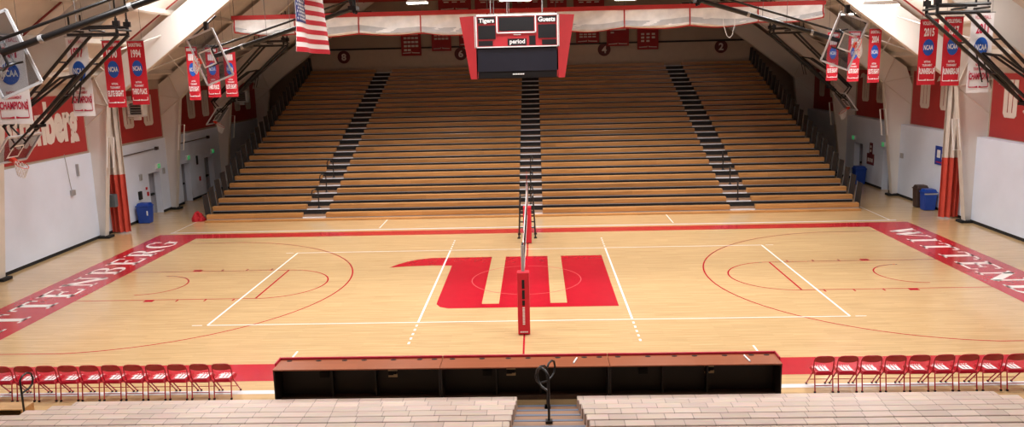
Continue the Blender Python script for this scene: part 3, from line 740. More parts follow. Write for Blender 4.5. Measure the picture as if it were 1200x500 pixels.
# ------------------------------------------------------------------ volleyball net system
r = root('volleyball_post', 'near volleyball post in a tall red pad', 'post', (0, -5.6, 0), 'volleyball posts')
def vpost(r, y, sgn, pad):
    MB().tube((0, y, 0), (0, y, 2.42), .045, 14).build('pole', m_lightgrey, r, smooth=True)
    MB().box(-.16, .16, y-.14, y+.14, .02, pad).build('post_pad', m_bannerred, r, bevel=.03)
    MB().path([(0, y-sgn*.0, 2.42), (0, y-sgn*.08, 2.46), (0, y-sgn*.14, 2.42)], .03, 8).build('pulley_head', m_blacksteel, r)
    return r
vpost(r, -5.6, -1, 1.72)
mk = MB(); [mk.box(-.035, .035, -5.745, -5.74, z0, z1) for z0, z1 in ((1.28, 1.52), (1.0, 1.24), (.82, .96))]; mk.build('pad_slots', m_black, r)
t = MB(); [t.box(-.03, .03, -5.744, -5.74, .3+.055*q, .335+.055*q) for q in range(9)]; t.build('pad_lettering', m_white, r)
t = MB(); [t.box(-.1+.035*q, -.075+.035*q, -5.744, -5.74, .08, .115) for q in range(6)]; t.build('pad_mark', m_white, r)
r = root('volleyball_post', 'far volleyball post in a red pad before the referee stand', 'post', (0, 5.6, 0), 'volleyball posts')
vpost(r, 5.6, 1, 1.5)
r = root('volleyball_net', 'volleyball net strung over mid court seen edge on', 'net', (0, 0, 1.24))
m_ = MB()
for k in range(11): m_.tube((0, -4.75, 1.3+.088*k), (0, 4.75, 1.3+.088*k), .0022, 4)
for k in range(96): m_.tube((0, -4.75+.1*k, 1.3), (0, -4.75+.1*k, 2.2), .0022, 4)
m_.build('mesh', m_blacksteel, r)
MB().box(-.012, .012, -4.8, 4.8, 2.17, 2.24).build('top_tape', m_white, r); MB().box(-.01, .01, -4.8, 4.8, 1.24, 1.29).build('bottom_tape', m_white, r)
for y in (-4.78, 4.78): MB().box(-.014, .014, y-.025, y+.025, 1.24, 2.24).build('side_tape', m_white, r)
for y in (-4.5, 4.5): MB().tube((.02, y, 1.24), (.02, y, 3.04), .006, 6).build('antenna', m_bannerred, r)
cb = MB(); [cb.tube((0, sy*4.8, z), (0, sy*e_, z2), .006, 6) for sy in (-1, 1) for z, z2, e_ in ((2.22, 2.36, 5.55), (1.26, 1.3, 5.455))]; cb.build('net_cable', m_lightgrey, r)
r = root('referee_stand', 'black steel referee stand behind the far volleyball post', 'referee stand', (0, 6.85, 0))
for sx in (-1, 1):
    MB().tube((sx*.34-.03, 6.5, 0), (sx*.26-.03, 6.62, 1.75), .028).build('leg', m_blacksteel, r)
    MB().tube((sx*.34-.03, 7.3, 0), (sx*.26-.03, 7.1, 1.75), .028).build('leg', m_blacksteel, r)
    MB().path([(sx*.26-.03, 6.62, 1.7), (sx*.26-.03, 6.8, 1.78), (sx*.26-.03, 7.1, 1.75)], .022).build('hand_rail', m_blacksteel, r)
    for yy in (6.5, 7.3): MB().box(sx*.34-.09, sx*.34+.03, yy-.06, yy+.06, 0, .05).build('foot', m_blacksteel, r)
MB().box(-.32, .26, 6.6, 7.12, 1.0, 1.04).build('platform', m_blacksteel, r)
for z in (.3, .55, .8): MB().box(-.34, .28, 7.1, 7.24, z, z+.03).build('step', m_blacksteel, r)
MB().path([(-.29, 6.6, 1.72), (-.03, 6.6, 1.74), (.23, 6.6, 1.72)], .02).build('top_bar', m_blacksteel, r)
MB().path([(-.06, 6.3, 2.2), (0, 6.28, 2.46), (.1, 6.3, 2.5), (.16, 6.32, 2.38), (.08, 6.4, 2.28), (.02, 6.58, 1.74)], .016, 6).build('hook_arm', m_blacksteel, r)

# ------------------------------------------------------------------ scoreboard
YS = -1.3
def sp(u, v): return at(u, v, 1, YS)
tl, tr, bl_, br_ = sp(557, 18), sp(654, 16.8), sp(559, 92), sp(654, 90)
x0 = (tl.x+bl_.x)/2; x1 = (tr.x+br_.x)/2; zt = (tl.z+tr.z)/2; zb = (bl_.z+br_.z)/2
zm = (sp(558.5, 55.5).z+sp(653.8, 54).z)/2
W_ = x1-x0; xc = (x0+x1)/2
r = root('scoreboard', 'four sided hanging scoreboard with red tapered corners and a dark screen', 'scoreboard', (xc, YS+W_/2, zb))
body = MB(); yb0, yb1 = YS, YS+W_
body.box(x0+.04, x1-.04, yb0+.04, yb1-.04, zb, zt-.02).build('cabinet', m_sbblack, r)
for sxx, syy in ((-1, -1), (1, -1), (1, 1), (-1, 1)):
    cx = xc+sxx*W_/2; cy = (yb0 if syy < 0 else yb1)
    top = .52; bot = .2
    w = MB(); pts = []
    for (zz, e) in ((zb-.02, bot), (zt, top)):
        pts += [V((cx, cy, zz)), V((cx+sxx*e, cy-syy*e*.9, zz)), V((cx-sxx*.0, cy-syy*e*1.8, zz))]
    w.add(pts, [(0, 1, 2), (3, 5, 4), (0, 3, 4, 1), (1, 4, 5, 2), (2, 5, 3, 0)]).build('corner_wing', m_sbred, r, label='red tapered corner panel')
def face(c, U, N):
    """one display face: c = centre of top edge, U right, N outward"""
    h = W_/2
    def q(name, m, ua, ub, za, zb_, d0, d1):
        mb = MB(); mb.obox(c+U*((ua+ub)/2)+Z3*((za+zb_)/2-c.z)+N*((d0+d1)/2), U, N, Z3, abs(ub-ua)/2, abs(d1-d0)/2, abs(zb_-za)/2); return mb.build(name, m, r)
    S_ = W_/97.0
    def ux(p): return (p-605.5)*S_
    def zx(p): return zt-(p-17.3)*(zt-zm)/(54.7-17.3)
    q('score_panel', m_sbred, -h, h, zm, zt, -.02, .02)
    fm = MB()
    for a, b, z0, z1 in ((557, 558.4, 55, 17), (653, 654.4, 55, 17), (557, 654.4, 18.4, 17), (557, 654.4, 55.2, 53.9), (581.5, 583, 38.5, 17), (627, 628.5, 38.5, 17), (581.5, 628.5, 38.6, 37.2)):
        fm.obox(c+U*(ux((a+b)/2))+Z3*((zx(z0)+zx(z1))/2-c.z)+N*.03, U, N, Z3, (b-a)/2*S_, .012, abs(zx(z1)-zx(z0))/2)
    fm.build('white_border', m_white, r, label='white border strips')
    dm = MB()
    for a, b, z0, z1 in ((559.5, 580.5, 19.5, 26.5), (630, 652, 19.5, 26.5), (560, 580.5, 29, 45), (630.5, 652, 29, 45), (560, 577, 47, 53), (635, 652, 47, 53), (584.5, 626, 20, 36), (594.5, 617, 45, 53), (620, 627.5, 42, 53)):
        dm.obox(c+U*ux((a+b)/2)+Z3*((zx(z0)+zx(z1))/2-c.z)+N*.026, U, N, Z3, (b-a)/2*S_, .008, abs(zx(z1)-zx(z0))/2)
    dm.build('display_window', m_sbblack, r, label='black digit windows')
    tx = MB()
    for t, a, b, z0, z1 in (('Tigers', 561, 579, 20.6, 27.2), ('Guests', 631, 651, 20.0, 25.8), ('period', 597, 615, 45.6, 52.6)):
        text(tx, t, c+U*ux((a+b)/2)+Z3*((zx(z0)+zx(z1))/2-c.z)+N*.036, U, Z3, (b-a)*S_, abs(zx(z1)-zx(z0)), .03)
    for q_ in range(7):
        tx.obox(c+U*ux(602.2+1.25*q_)+Z3*(zx(40.3)-c.z)+N*.03, U, N, Z3, .45*S_, .003, .014)
        tx.obox(c+U*ux(600.5+2*q_)+Z3*(zb+.11-c.z)+N*.03, U, N, Z3, .75*S_, .003, .02)
    tx.build('lettering', m_white, r)
    q('video_screen', m_screen, -h+.04, h-.04, zb+.2, zm-.06, .0, .015)
face(V((xc, yb0, zt)), X3, -Y3)
face(V((xc, yb1, zt)), -X3, Y3)
face(V((x0, (yb0+yb1)/2, zt)), -Y3, -X3)
face(V((x1, (yb0+yb1)/2, zt)), Y3, X3)
MB().box(x0, x1, yb0, yb1, zt-.02, zt+.03).build('top_plate', m_white, r)
for xx in (x0+.45, x0+.95, x1-.45):
    for yy in (yb0+.25, yb1-.25):
        MB().tube((xx, yy, zt), (xx, yy, 17.2), .012, 6).build('hanging_cable', m_conc, r)

# ------------------------------------------------------------------ basketball backstops
def board(r, C, Uw, Vd, N, dark=False):
    """C centre, Uw unit width dir, Vd unit dir towards the lower edge, N outward face normal"""
    C = V(C); Uw = V(Uw).normalized(); Vd = V(Vd).normalized(); N = V(N).normalized()
    hw, hh = .915, .535
    MB().obox(C, Uw, Vd, N, hw-.03, hh-.03, .006).build('glass', m_glass, r, label='clear glass pane')
    f = MB()
    for a, b, e, g in ((0, -hh, hw, .03), (0, hh, hw, .03), (-hw, 0, .03, hh), (hw, 0, .03, hh)):
        f.obox(C+Uw*a+Vd*b, Uw, Vd, N, e if e > .1 else .032, g if g > .1 else .032, .025)
    f.build('board_frame', m_framew, r)
    s = MB(); o = C+Vd*(hh-.15-.23-.05)+N*.01
    for a, b, e, g in ((0, -.23, .305, .025), (0, .23, .305, .025), (-.28, 0, .025, .23), (.28, 0, .025, .23)):
        s.obox(o+Uw*a+Vd*b, Uw, Vd, N, e, g, .004)
    s.build('target_square', m_white, r, label='white square outline')
    rc = C+Vd*(hh-.15)+N*(.15+.23)
    rim = MB(); rim.ring(rc, Uw, N, .23, .01); rim.obox(C+Vd*(hh-.13)+N*.07, Uw, Vd, N, .1, .05, .075)
    rm = rim.build('rim', m_orange, r, smooth=True)
    nt = MB(); n = 12
    dn = (Vd*.25-Z3*.75).normalized() if Vd.z > -.9 else -Z3
    for k in range(n):
        for sg in (-1, 1):
            pts = []
            for j in range(5):
                a = 2*pi*k/n+sg*j*pi/n; R_ = .23*(1-.11*j)
                pts.append(rc+(Uw*cos(a)+N*sin(a))*R_+dn*(.095*j))
            nt.path(pts, .01, 4)
    nt.build('net', m_net, rm, label='white cord net')
    return C
def endhoop(label, sx, y):
    r = root('basketball_backstop', label, 'basketball hoop', (sx*14, y, 8.4), 'folded ceiling backstops')
    PA, PB = V((sx*12.75, y, 8.3)), V((sx*13.95, y, 8.35))
    EA, EB = V((sx*16.15, y, 5.3)), V((sx*16.95, y, 5.45))
    fr = MB()
    for z in (8.32, 8.55):
        for yy in (-.4, .4): fr.tube((sx*12.788, y+yy, z), (sx*14.35, y+yy, z), .045)
    for xx in (12.72, 13.6, 14.3): fr.tube((sx*xx, y-.45, 8.44), (sx*xx, y+.45, 8.44), .035)
    for xx in (12.78, 14.3):
        for yy in (-.35, .35): fr.tube((sx*xx, y+yy, 8.5), (sx*xx, y+yy, zfl(xx)+.6), .03)
    fr.build('hanger_frame', m_blacksteel, r)
    for yy in (-.35, .35):
        hw = MB(); hw.box(sx*12.78-.1, sx*12.78+.1, y+yy-.06, y+yy+.06, 8.55, 8.72); hw.tube((sx*12.78, y+yy, 8.3), (sx*12.78, y+yy, 8.8), .05)
        hw.build('pivot_bracket', m_blacksteel, r)
    lg = MB()
    for yy in (-.33, .33):
        lg.tube(PA+Y3*yy, EA+Y3*yy*.6, .058); lg.tube(PB+Y3*yy, EB+Y3*yy*.6, .052)
    for t in (.3, .62, .97):
        p = PA.lerp(EA, t); w = .33*(1-.4*t); lg.tube(p-Y3*w, p+Y3*w, .03)
        p = PB.lerp(EB, t); lg.tube(p-Y3*w, p+Y3*w, .026)
    lg.build('mast', m_blacksteel, r)
    # folding inner brace
    q1 = PA.lerp(EA, .48); q2 = PA.lerp(EA, .93); tip = q1+V((sx*.15, 0, .1))
    br = MB()
    for yy in (-.18, .18):
        br.path([q2+Y3*yy, q1+V((-sx*.05, yy, .22)), q1+V((sx*.5, yy, .12)), PB.lerp(EB, .86)+Y3*yy], .04)
        br.tube(q1+V((-sx*.05, yy, .22)), q1+V((sx*.2, yy, -.7)), .022)
    br.box(q2.x-.14, q2.x+.14, y-.22, y+.22, q2.z-.1, q2.z)
    br.build('folding_brace', m_blacksteel, r)
    # board: top edge centre / bottom edge centre
    T = V((sx*16.4, y, 5.15)); Bm = V((sx*17.03, y, 4.3)); Vd = (Bm-T).normalized(); C = (T+Bm)/2
    N = V((-sx*(-Vd.z), 0, -abs(Vd.x))); N = V((-sx*abs(Vd.z), 0, -abs(Vd.x))).normalized()
    board(r, C, Y3, Vd, N)
    cp = MB()
    for yy in (-.3, .3): cp.tube(EA+Y3*yy*.6, C-N*.03+Y3*yy, .035); cp.tube(EB+Y3*yy*.6, C-N*.03+Y3*yy-Vd*.25, .03)
    cp.build('board_bracket', m_blacksteel, r)
endhoop('folded basketball backstop at the left end of the main court', -1, 0)
endhoop('folded basketball backstop at the right end of the main court', 1, 0)
endhoop('folded basketball backstop above the left bleacher end', -1, 17.5)
endhoop('folded basketball backstop above the right bleacher end', 1, 17.5)
def sidehoop(label, sx, y, face, piv, dx=0, bq=None):
    """side folding backstop: board turned on its side, rim towards the outer wall"""
    r = root('basketball_backstop', label, 'basketball hoop', (sx*9.5, y, 8), 'side folding backstops')
    C = V((sx*(11.78+dx), y, 7.6)); up = V((-sx*.335, 0, .942)); Vd = V((sx*.942, 0, .335)); Vd = V((sx*.942, 0, -.36)).normalized() if bq is None else V(bq)
    Uw = V((-Vd.z, 0, Vd.x)); 
    N = V((0, face, 0))
    board(r, C, Uw, Vd, N)
    bk = y-face*.22
    P = V((sx*(piv[0]), bk, piv[1])); e = V((C.x, bk, C.z)) - Vd*.1
    MB().path([P, P.lerp(e, .5), e+(e-P).normalized()*.0], .085, 12).build('mast', m_blacksteel, r, smooth=True)
    d = (e-P).normalized(); nn = V((-d.z, 0, d.x)); nn = nn if nn.z > 0 else -nn
    MB().tube(P+nn*.32, e+nn*.3, .04).build('side_brace', m_blacksteel, r)
    q = MB(); q.tube(P+nn*.35-Y3*.2, P-nn*.2-Y3*.2, .05); q.tube(P+nn*.35+Y3*.2, P-nn*.2+Y3*.2, .05); q.box(P.x-.15, P.x+.15, bk-.3, bk+.3, P.z-.08, P.z+.08)
    q.build('pivot_bracket', m_blacksteel, r)
    hg = MB(); [hg.tube(P+Y3*yy, (P.x, bk+yy, zfl(P.x)+.4), .045) for yy in (-.22, .22)]; hg.build('hanger_pipe', m_blacksteel, r)
    for t in (.35, .8):
        m = P.lerp(e, t); MB().path([m-d*.05, m+d*.05], .1, 12).build('collar', m_lightgrey, r, smooth=True)
    bb = MB(); bb.tube(e-Uw*.32, e+Uw*.32, .035); bb.tube(e+nn*.3-d*.2, C-N*.03+nn*.45, .03)
    for s_ in (-.3, .3): bb.tube(e+Uw*s_, C+Uw*s_*1.1-N*.02+Vd*.2, .025); bb.tube(e+Uw*s_, C+Uw*s_*1.1-N*.02-Vd*.35, .025)
    bb.build('board_bracket', m_blacksteel, r)
    rd = MB(); a = C-Vd*.6+Uw*(.95 if Uw.z > 0 else -.95); ww = V((sx*.87, 0, -.45))
    k1 = C+(Uw if Uw.z > 0 else -Uw)*.95
    rd.tube(k1-ww*.75+Z3*.28-N*.1, k1+ww*.55-N*.1-Z3*.02, .035); rd.box(k1.x-sx*.25-.07, k1.x-sx*.25+.07, y-N.y*.2, y+.02, k1.z+.1, k1.z+.42) if N.y < 0 else rd.box(k1.x-sx*.25-.07, k1.x-sx*.25+.07, y-.25, y, k1.z+.1, k1.z+.42)
    rd.build('stop_bar', m_blacksteel, r)
    cab = MB()
    for t in (.45, .62):
        m = P.lerp(e, t); cab.tube(m+Z3*.05, (m.x+sx*.1, bk, zdeck(m.x)-.35), .009, 5)
    cab.build('lift_cable', m_conc, r)
sidehoop('glass backboard folded on its side, far left before red banners', -1, 4.5, -1, (6.3, 9.25), 0)
sidehoop('glass backboard folded on its side, far right before red banners', 1, 4.5, -1, (6.5, 9.22), 0)
sidehoop('large glass backboard folded on its side at the upper left frame corner', -1, -6.8, 1, (7.3, 9.15), .55)

# ------------------------------------------------------------------ banners
def chevron(mb, c, w, h, N):
    for s in (-1, 1):
        mb.prism([(s*.02*w, -h*.2), (s*.5*w, -h*.1), (s*.5*w, h*.25), (s*.2*w, h*.2), (s*.04*w, h*.5)], c, X3, Z3, N, .004)
def banner(x, y, w, zt, zb, style, sport, year, lines, label, group, y2=None):
    if y2 is not None:
        k_ = (y2-CY)/(y-CY); x = CX+(x-CX)*k_; zt = CZ+(zt-CZ)*k_; zb = CZ+(zb-CZ)*k_; w *= k_; y = y2
    r = root('championship_banner', label, 'banner', (x, y, zb), group)
    N = -Y3
    cloth, ink = (m_bannerwhite, m_crimson) if style == 'white' else (m_bannerred, m_bannerwhite)
    h = zt-zb
    def f(a, b):
        return V((x+(a-.5)*w, y+.012*sin(a*7+b*3)+.01, zb+h*b))
    MB().sheet(f, 8, 16, (0, .008, 0), 1).build('cloth', cloth, r, smooth=True)
    yy = y-.012
    MB().tube((x-w/2-.03, y+.01, zt), (x+w/2+.03, y+.01, zt), .018).build('top_rod', m_lightgrey, r)
    P = lambda fy: V((x, yy, zt-h*fy))
    t = MB()
    if style != 'white':
        tt = MB()
        if year: text(tt, sport, P(.065), X3, Z3, w*.78, h*.055, .03)
        else:
            for q in range(9): tt.box(x+w*(-.4+.09*q), x+w*(-.33+.09*q), yy-.004, yy, zt-h*.09, zt-h*.035)
        tt.build('sport_lettering', m_bannerwhite, r)
    else:
        tt = MB(); text(tt, sport, P(.06), X3, Z3, w*.7, h*.045, .005); tt.build('sport_lettering', m_crimson, r)
    if year: text(t, year, P(.2), X3, Z3, w*.56, h*.125, .035)
    else:
        for q in range(4): t.box(x+w*(-.29+.15*q), x+w*(-.17+.15*q), yy-.004, yy, zt-h*.26, zt-h*.14)
    text(t, 'NATIONAL', P(.645), X3, Z3, w*.36, h*.032, .03)
    text(t, 'TOURNAMENT', P(.7), X3, Z3, w*.54, h*.035, .03)
    text(t, lines, P(.79), X3, Z3, w*.86, h*.09, .04)
    chevron(t, P(.93), w*.84, h*.035, N)
    for s in (-1, 1): t.box(x+s*w*.43-.008, x+s*w*.43+.008, yy-.004, yy, zt-h*.93, zt-h*(.72 if style == 'white' or 'RUNNERS' in lines else .88))
    t.build('lettering', ink, r)
    rx, rz = w*.3, h*.125
    MB().prism([(rx*cos(2*pi*k/36), rz*sin(2*pi*k/36)) for k in range(36)], P(.43), X3, Z3, N, .006).build('disc', m_ncaa, r, label='blue oval disc')
    d = MB(); text(d, 'NCAA', P(.43)-Y3*.008, X3, Z3, rx*1.7, rz*.6, .03); d.build('disc_lettering', m_white, r)
    wr = MB(); zroof = zdeck(x)-.35
    for s in (-1, 1): wr.tube((x+s*w*.4, y+.01, zt), (x+s*w*.4, y+.01, zroof), .006, 5)
    wr.build('hanging_wire', m_conc, r)
gL, gR = 'banners hanging along the left side', 'banners hanging along the right side'
banner(-13.93, -4.2, .92, 8.2, 5.78, 'white', 'BASKETBALL', '1961', 'CHAMPIONS', 'white champions banner dated 1961 at the left frame edge', gL)
banner(-13.91, -.75, .68, 8.25, 5.78, 'white', 'BASKETBALL', '1977', 'CHAMPIONS', 'white champions banner dated 1977 beside the red 1990 one', gL, .62)
banner(-14.02, 1.6, .64, 8.2, 5.93, 'red', 'VOLLEYBALL', '1990', 'ELITE EIGHT', 'red elite eight banner dated 1990', gL)
banner(-13.86, 3.0, .62, 8.22, 5.95, 'red', 'BASKETBALL', '1994', 'THIRD PLACE', 'red third place banner dated 1994', gL)
banner(-14.35, 9.0, .5, 8.15, 5.86, 'red', 'VOLLEYBALL', None, 'ELITE EIGHT', 'red banner left of the far left backboard, leftmost of three', gL)
banner(-13.68, 9.5, .55, 8.1, 5.94, 'red', 'VOLLEYBALL', None, 'THIRD PLACE', 'red banner behind far left backboard, middle of three', gL)
banner(-13.2, 10.3, .55, 8.1, 5.92, 'red', 'VOLLEYBALL', None, 'ELITE EIGHT', 'red banner behind far left backboard, rightmost of three', gL)
banner(13.9, 2.5, .62, 8.25, 6.03, 'red', 'VOLLEYBALL', '2015', 'RUNNERS-UP', 'red runners up banner dated 2015', gR)
banner(13.98, 1.0, .6, 8.25, 6.04, 'red', 'VOLLEYBALL', '2017', 'RUNNERS-UP', 'red runners up banner dated 2017', gR, 1.6)
banner(13.68, -1.3, .66, 8.25, 5.9, 'white', 'VOLLEYBALL', '2011', 'CHAMPIONS', 'white champions banner dated 2011', gR, .55)
banner(15.07, 9.9, .52, 8.2, 5.9, 'red', 'BASKETBALL', '2004', 'ELITE EIGHT', 'red elite eight banner dated 2004 right of the far right backboard', gR)
banner(14.05, 9.5, .5, 8.1, 5.98, 'red', 'BASKETBALL', None, 'ELITE EIGHT', 'red banner behind the rim of the far right backboard', gR)
banner(13.4, 10.2, .5, 8.1, 6.02, 'red', 'BASKETBALL', None, 'ELITE EIGHT', 'red banner behind the middle of the far right backboard', gR)
# conference banners on the far wall
def confb(u0, v0, u1, v1, label, rows, cols, title=True):
    a = at(u0, v0, 1, 32.4); b = at(u1, v1, 1, 32.4); x0, x1 = a.x, b.x; zt_, zb_ = max(a.z, b.z), min(a.z, b.z)
    r = root('wall_banner', label, 'banner', ((x0+x1)/2, 32.4, zb_), 'dark red banners on the far wall')
    def f(s, t): return V((x0+(x1-x0)*s, 32.4+.02*sin(s*9), zb_+(zt_-zb_)*t))
    MB().sheet(f, 12, 4, (0, .015, 0), 1).build('cloth', m_darkbanner, r, smooth=True)
    w = x1-x0; h = zt_-zb_; xc_ = (x0+x1)/2; t = MB(); yy = 32.36
    if title: t.box(xc_-w*.36, xc_+w*.36, yy-.005, yy, zt_-h*.32, zt_-h*.26)
    for c in range(cols):
        for q in range(rows[c]):
            xx = x0+w*(.12+.76*(c+.5)/cols); zz = zt_-h*(.42+.13*q)
            t.box(xx-w*.075, xx+w*.075, yy-.005, yy, zz-h*.035, zz+h*.035)
    for s in (-1, 1): t.prism([(s*.03*w, -.03), (s*.42*w, -.05), (s*.42*w, .0), (s*.06*w, .03), (s*.03*w, .09)], (xc_, yy, zb_+h*.1), X3, Z3, -Y3, .005)
    t.build('lettering', m_palelet, r)
confb(469, 30, 494, 65, 'dark red far wall banner with the longest list, left of the scoreboard', [4, 4, 3, 3], 4)
confb(505, 28, 529, 59.5, 'dark red far wall banner with two short rows, left of the scoreboard', [2, 2, 2, 2], 4)
confb(537.5, 30, 553, 54, 'dark red far wall banner partly hidden by the scoreboard left wing', [2, 2], 2)
confb(675, 28, 702, 50, 'dark red far wall banner beside the scoreboard right wing', [3, 3, 3, 3], 4, False)
confb(711, 27, 737, 53.5, 'nearly blank dark red far wall banner above the numeral four', [1, 0, 0], 3)
confb(747, 27, 771.5, 57.5, 'dark red far wall banner right of the nearly blank one', [3, 3, 2], 3, False)
for i, (u0, u1, lab) in enumerate(((513, 552, 'first'), (556, 596, 'second'), (600, 636, 'third'), (641, 664, 'fourth'), (672, 708, 'fifth'))):
    a = at(u0, -4, 1, 32.4); b = at(u1, 11, 1, 32.4)
    confb(u0, -4, u1, 11.5, 'red banner above the curtain roll, %s from the left' % lab, [1, 1, 1], 3)

# ------------------------------------------------------------------ rolled divider curtain
r = root('rolled_curtain', 'white divider curtain bundled below the roof across the gym', 'curtain', (0, 10, 8.4))
straps = [-12.65, -10.0, -7.2, -4.5, -1.6, 1.35, 4.3, 7.1, 10.0, 12.75]
def bulge(x):
    for a, b in zip(straps, straps[1:]):
        if a <= x <= b: return sin(pi*(x-a)/(b-a))
    return 0
def prof(x, t):
    """t 0..1 round the bundle from the front top over the bottom to the back top"""
    bu = bulge(x); zb_ = 8.5-.06*bu+.22*(abs(x)/12.7)**3; ztp = 9.3
    dep = .3+.1*bu
    zb_ -= .05*bu
    if t < .5:
        k = t/.5; y = 9.82-(.05+.2*k*k)*(.6+.4*bu)*(1-max(0, (k-.85)/.15)**2*.8)
        z = ztp+(zb_-ztp)*k
    else:
        k = (t-.5)/.5; y = 9.84+.12*sin(pi*min(1, k*2)/2)*(1-k*.3); z = zb_+(ztp-zb_)*k
    y += .035*sin(x*2.3+t*14)*(1-abs(2*t-1))+.02*sin(x*6.1+t*21)
    z += .03*sin(t*17+x*1.1)*bu*(1-abs(2*t-1))
    return V((x, y, z))
MB().grid(lambda a, b: prof(-12.7+25.5*a, b), 160, 28).build('bundle', m_canvas, r, smooth=True)
MB().grid(lambda a, b: prof(-12.7+25.5*a, (.3+.04*sin(a*23))+.15*b)+V((0, -.012, -.03*bulge(-12.7+25.5*a))), 160, 8).build('lower_mesh', m_meshgrey, r, smooth=True, label='grey see-through lower strip')
MB().box(-12.75, 12.85, 9.72, 9.84, 9.24, 9.42).build('top_hem', m_hem, r, label='red top hem')
st = [MB().path([prof(x, t)+V((0, -.015 if t < .5 else .015, -.01)) for t in (0, .1, .2, .3, .4, .46, .5, .54, .6, .8, 1)], .03, 6).build('strap', m_hem, r) for x in straps]
MB().path([prof(-12.7+25.5*k/80, .5)+V((0, -.03, -.012)) for k in range(81)], .025, 6).build('bottom_hem', m_hem, r, label='thin red bottom hem')
cb = MB()
for x in straps: cb.tube((x, 9.8, 9.4), (x, 9.8, zdeck(x)-.25), .012, 6)
cb.build('lift_cable', m_conc, r)
MB().path([at(847, 14, 1, 9.3), at(848, 30, 1, 9.3), at(852, 42, 1, 9.3), at(855, 44.5, 1, 9.3), at(858, 41, 1, 9.3), at(861, 28, 1, 9.3), at(861, 10, 1, 9.3)], .012, 6).build('cord', m_net, label='pale looped cord hanging before the rolled curtain', cat='cord')
# red duct across the roof space
r = root('roof_duct', 'red painted duct crossing the roof space beyond the curtain', 'duct', (0, 20, 10.6))
MB().path([(x, 20, 10.95) for x in (-12.2, -6, 0, 6, 12.2)], .34, 18).build('duct', m_duct, r, smooth=True)
for x in (-9, -3, 3, 9): MB().ring((x, 20, 10.95), Y3, Z3, .35, .025).build('band', m_duct, r)
hg = MB(); [hg.tube((x, 20, 11), (x, 20, zdeck(x)-.2), .015, 6) for x in (-9, -3, 3, 9)]; hg.build('hanger', m_conc, r)
for sx, s in ((-1, 'left'), (1, 'right')):
    MB().tube((sx*17.4, 7.95, 7.75), (sx*12.2, 7.95, 7.75+5.2*.735), .05, 8).build('sprinkler_pipe', m_duct, label='dark red pipe running up the %s roof slope' % s, cat='pipe', smooth=True)
    MB().tube((sx*17.4, .75, 7.75), (sx*12.2, .75, 7.75+5.2*.735), .05, 8).build('sprinkler_pipe', m_duct, label='red pipe on the nearer roof frame at the %s' % s, cat='pipe', smooth=True)
    MB().tube((sx*8, 17, 9.9), (sx*12.4, 17, 9.85), .06, 8).build('hoist_pipe', m_blacksteel, label='black horizontal pipe above the %s end of the rolled curtain' % s, cat='pipe', smooth=True)

# ------------------------------------------------------------------ flag
r = root('flag', 'american flag hanging from the roof left of centre', 'flag', (-7.14, 1.74, 7.6))
y0, y1, z0, z1 = -.24, 3.72, 7.635, 9.66
def fp(s, t, off=0):
    return V((-7.14+.1*sin(s*8+t*2)*(1-.4*t)+off, y0+(y1-y0)*s*(1-.0*t)-.12*(t)*(s), z0+(z1-z0)*t-.05*s*(1-t)))
MB().sheet(lambda a, b: fp(a, b), 30, 16, (-.006, 0, 0), 1).build('white_field', m_flagw, r, smooth=True)
rd = MB()
for k in range(0, 13, 2):
    ta, tb = 1-(k+1)/13, 1-k/13
    for off in (.006, -.012): rd.grid(lambda a, b: fp(a, ta+(tb-ta)*b, off), 30, 2)
rd.build('red_stripes', m_flagr, r, smooth=True)
ct = MB()
for off in (.012, -.018): ct.grid(lambda a, b: fp(a*.4, 6/13+(7/13)*b, off), 14, 8)
ct.build('canton', m_flagb, r, smooth=True, label='blue star field')
sr = MB()
for i in range(9):
    for j in range(11):
        if (i+j) % 2: continue
        c = fp(.4*(j+1)/12, 6/13+7/13*(i+1)/10, .018); pts = []
        for q in range(10):
            R_ = .062 if q % 2 == 0 else .026
            pts.append(c+Y3*(R_*1.2*sin(q*pi/5))+Z3*(R_*cos(q*pi/5)))
        sr.add(pts, [tuple(range(10))])
sr.build('stars', m_white, r)
MB().tube((-7.14, y0-.1, z1+.02), (-7.14, y1+.1, z1+.02), .03).build('hanging_bar', m_lightgrey, r)
cb = MB(); [cb.tube((-7.14, yy, z1), (-7.14, yy, zdeck(7.14)-.2), .008, 5) for yy in (y0+.1, y1-.1)]; cb.build('cable', m_conc, r)

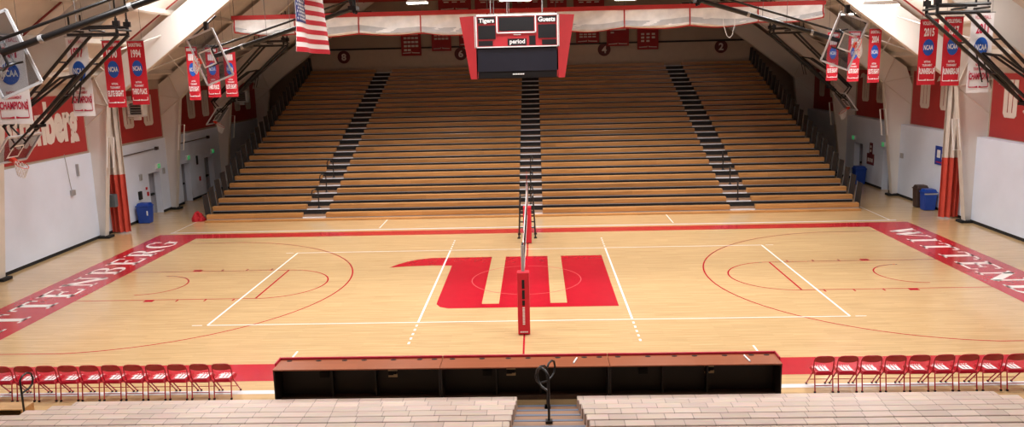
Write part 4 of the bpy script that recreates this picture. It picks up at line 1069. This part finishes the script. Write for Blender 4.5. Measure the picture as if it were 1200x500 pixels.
# ------------------------------------------------------------------ lamps
def area(name, loc, size, sizey, power, rot=(0, 0, 0), col=(1, .985, .97), spread=radians(165)):
    l = bpy.data.lights.new(name, 'AREA'); l.shape = 'RECTANGLE'; l.size = size; l.size_y = sizey; l.energy = power; l.color = col; l.spread = spread
    o = bpy.data.objects.new(name, l); COL.objects.link(o); o.location = loc; o.rotation_euler = rot; return o
def fixture(x, y, z, lx, ly, label, power, group, glow=0, spread=radians(132)):
    r = root('ceiling_light', label, 'ceiling light', (x, y, z), group)
    h = MB(); h.add([(x-lx/2, y-ly/2, z), (x+lx/2, y-ly/2, z), (x+lx/2, y+ly/2, z), (x-lx/2, y+ly/2, z), (x-lx*.4, y-ly*.35, z+.14), (x+lx*.4, y-ly*.35, z+.14), (x+lx*.4, y+ly*.35, z+.14), (x-lx*.4, y+ly*.35, z+.14)],
                    [(4,5,6,7),(0,1,5,4),(1,2,6,5),(2,3,7,6),(3,0,4,7),(0,3,2,1)]); h.build('housing', m_white, r)
    MB().box(x-lx/2+.03, x+lx/2-.03, y-ly/2+.03, y+ly/2-.03, z-.05, z-.004).build('lens', m_lamp, r, label='glowing lens')
    w = MB(); [w.tube((x+s*lx*.35, y, z+.14), (x+s*lx*.35, y, zdeck(x)-.2), .008, 5) for s in (-1, 1)]; w.build('hanging_wire', m_conc, r)
    if glow:
        for s in (-.3, .3):
            pl = bpy.data.lights.new('tube_lamp', 'POINT'); pl.energy = glow/2; pl.shadow_soft_size = .12; pl.color = (1, .98, .96)
            po = bpy.data.objects.new('tube_lamp', pl); COL.objects.link(po); po.location = (x+s*lx, y+ly*.1, z-.22)
    if power: area('lamp', (x, y, z-.07), lx, ly, power, spread=spread)
PW = 295
k = 0
for y in (-15.5, -8.5, -2.0, 5.6):  # hindmost row is added above the near bleachers to light floor and seats
    for x in (-10.5, -5.2, 0, 5.2, 10.5):
        if y == 5.6 and x == 0: continue
        k += 1
        fixture(x, y, 11.35 if abs(x) < 10 else 10.9, 1.3, .7, 'suspended unseen ceiling light over court and near bleachers, overhead row', PW if y > -15 else 85, 'court lights overhead', 0, radians(158) if y == -8.5 else radians(132))
for (u, v, yy, lx, ly, lab, pw, gl) in (
        (489, 3, 13, 1.0, .5, 'lit ceiling light above the curtain left of the scoreboard', 420, 0),
        (733, -1.5, 13, 1.0, .5, 'lit ceiling light above the curtain right of the scoreboard', 420, 0),
        (604, -1.5, 3, 1.15, .8, 'bright ceiling light directly above the scoreboard', 180, 0),
        (305, 37, 12, .8, .4, 'lit lamp behind the top of the far left backboard', 20, 0),
        (993, 16, 12, .7, .4, 'lit lamp behind the top of the far right backboard', 20, 0),
        (1030, 6, 6.3, 1.5, .35, 'long lit lamp against the white right roof frame', 90, 300),
        (224, -14, 6.3, 1.4, .35, 'lit lamp against the white left roof frame', 90, 300),
        (1190, -40, -.9, 1.4, .35, 'added unseen lamp before the nearest right roof frame', 40, 50),  # this pair is added, with no visible source, to brighten the roof webs
        (36, -40, -.9, 1.4, .35, 'added unseen lamp before the nearest left roof frame', 40, 50)):
    c = at(u, v, 1, yy); fixture(c.x, yy, c.z, lx, ly, lab, pw, 'roof frame lights', gl, radians(128) if yy == 13 else radians(145))

w = bpy.data.worlds.new('world'); S.world = w; w.use_nodes = True
w.node_tree.nodes['Background'].inputs[0].default_value = (.8, .85, 1, 1); w.node_tree.nodes['Background'].inputs[1].default_value = .02
S.view_settings.view_transform = 'Standard'; S.view_settings.look = 'None'; S.view_settings.gamma = 1; S.view_settings.exposure = 0
S.view_settings.use_curve_mapping = False
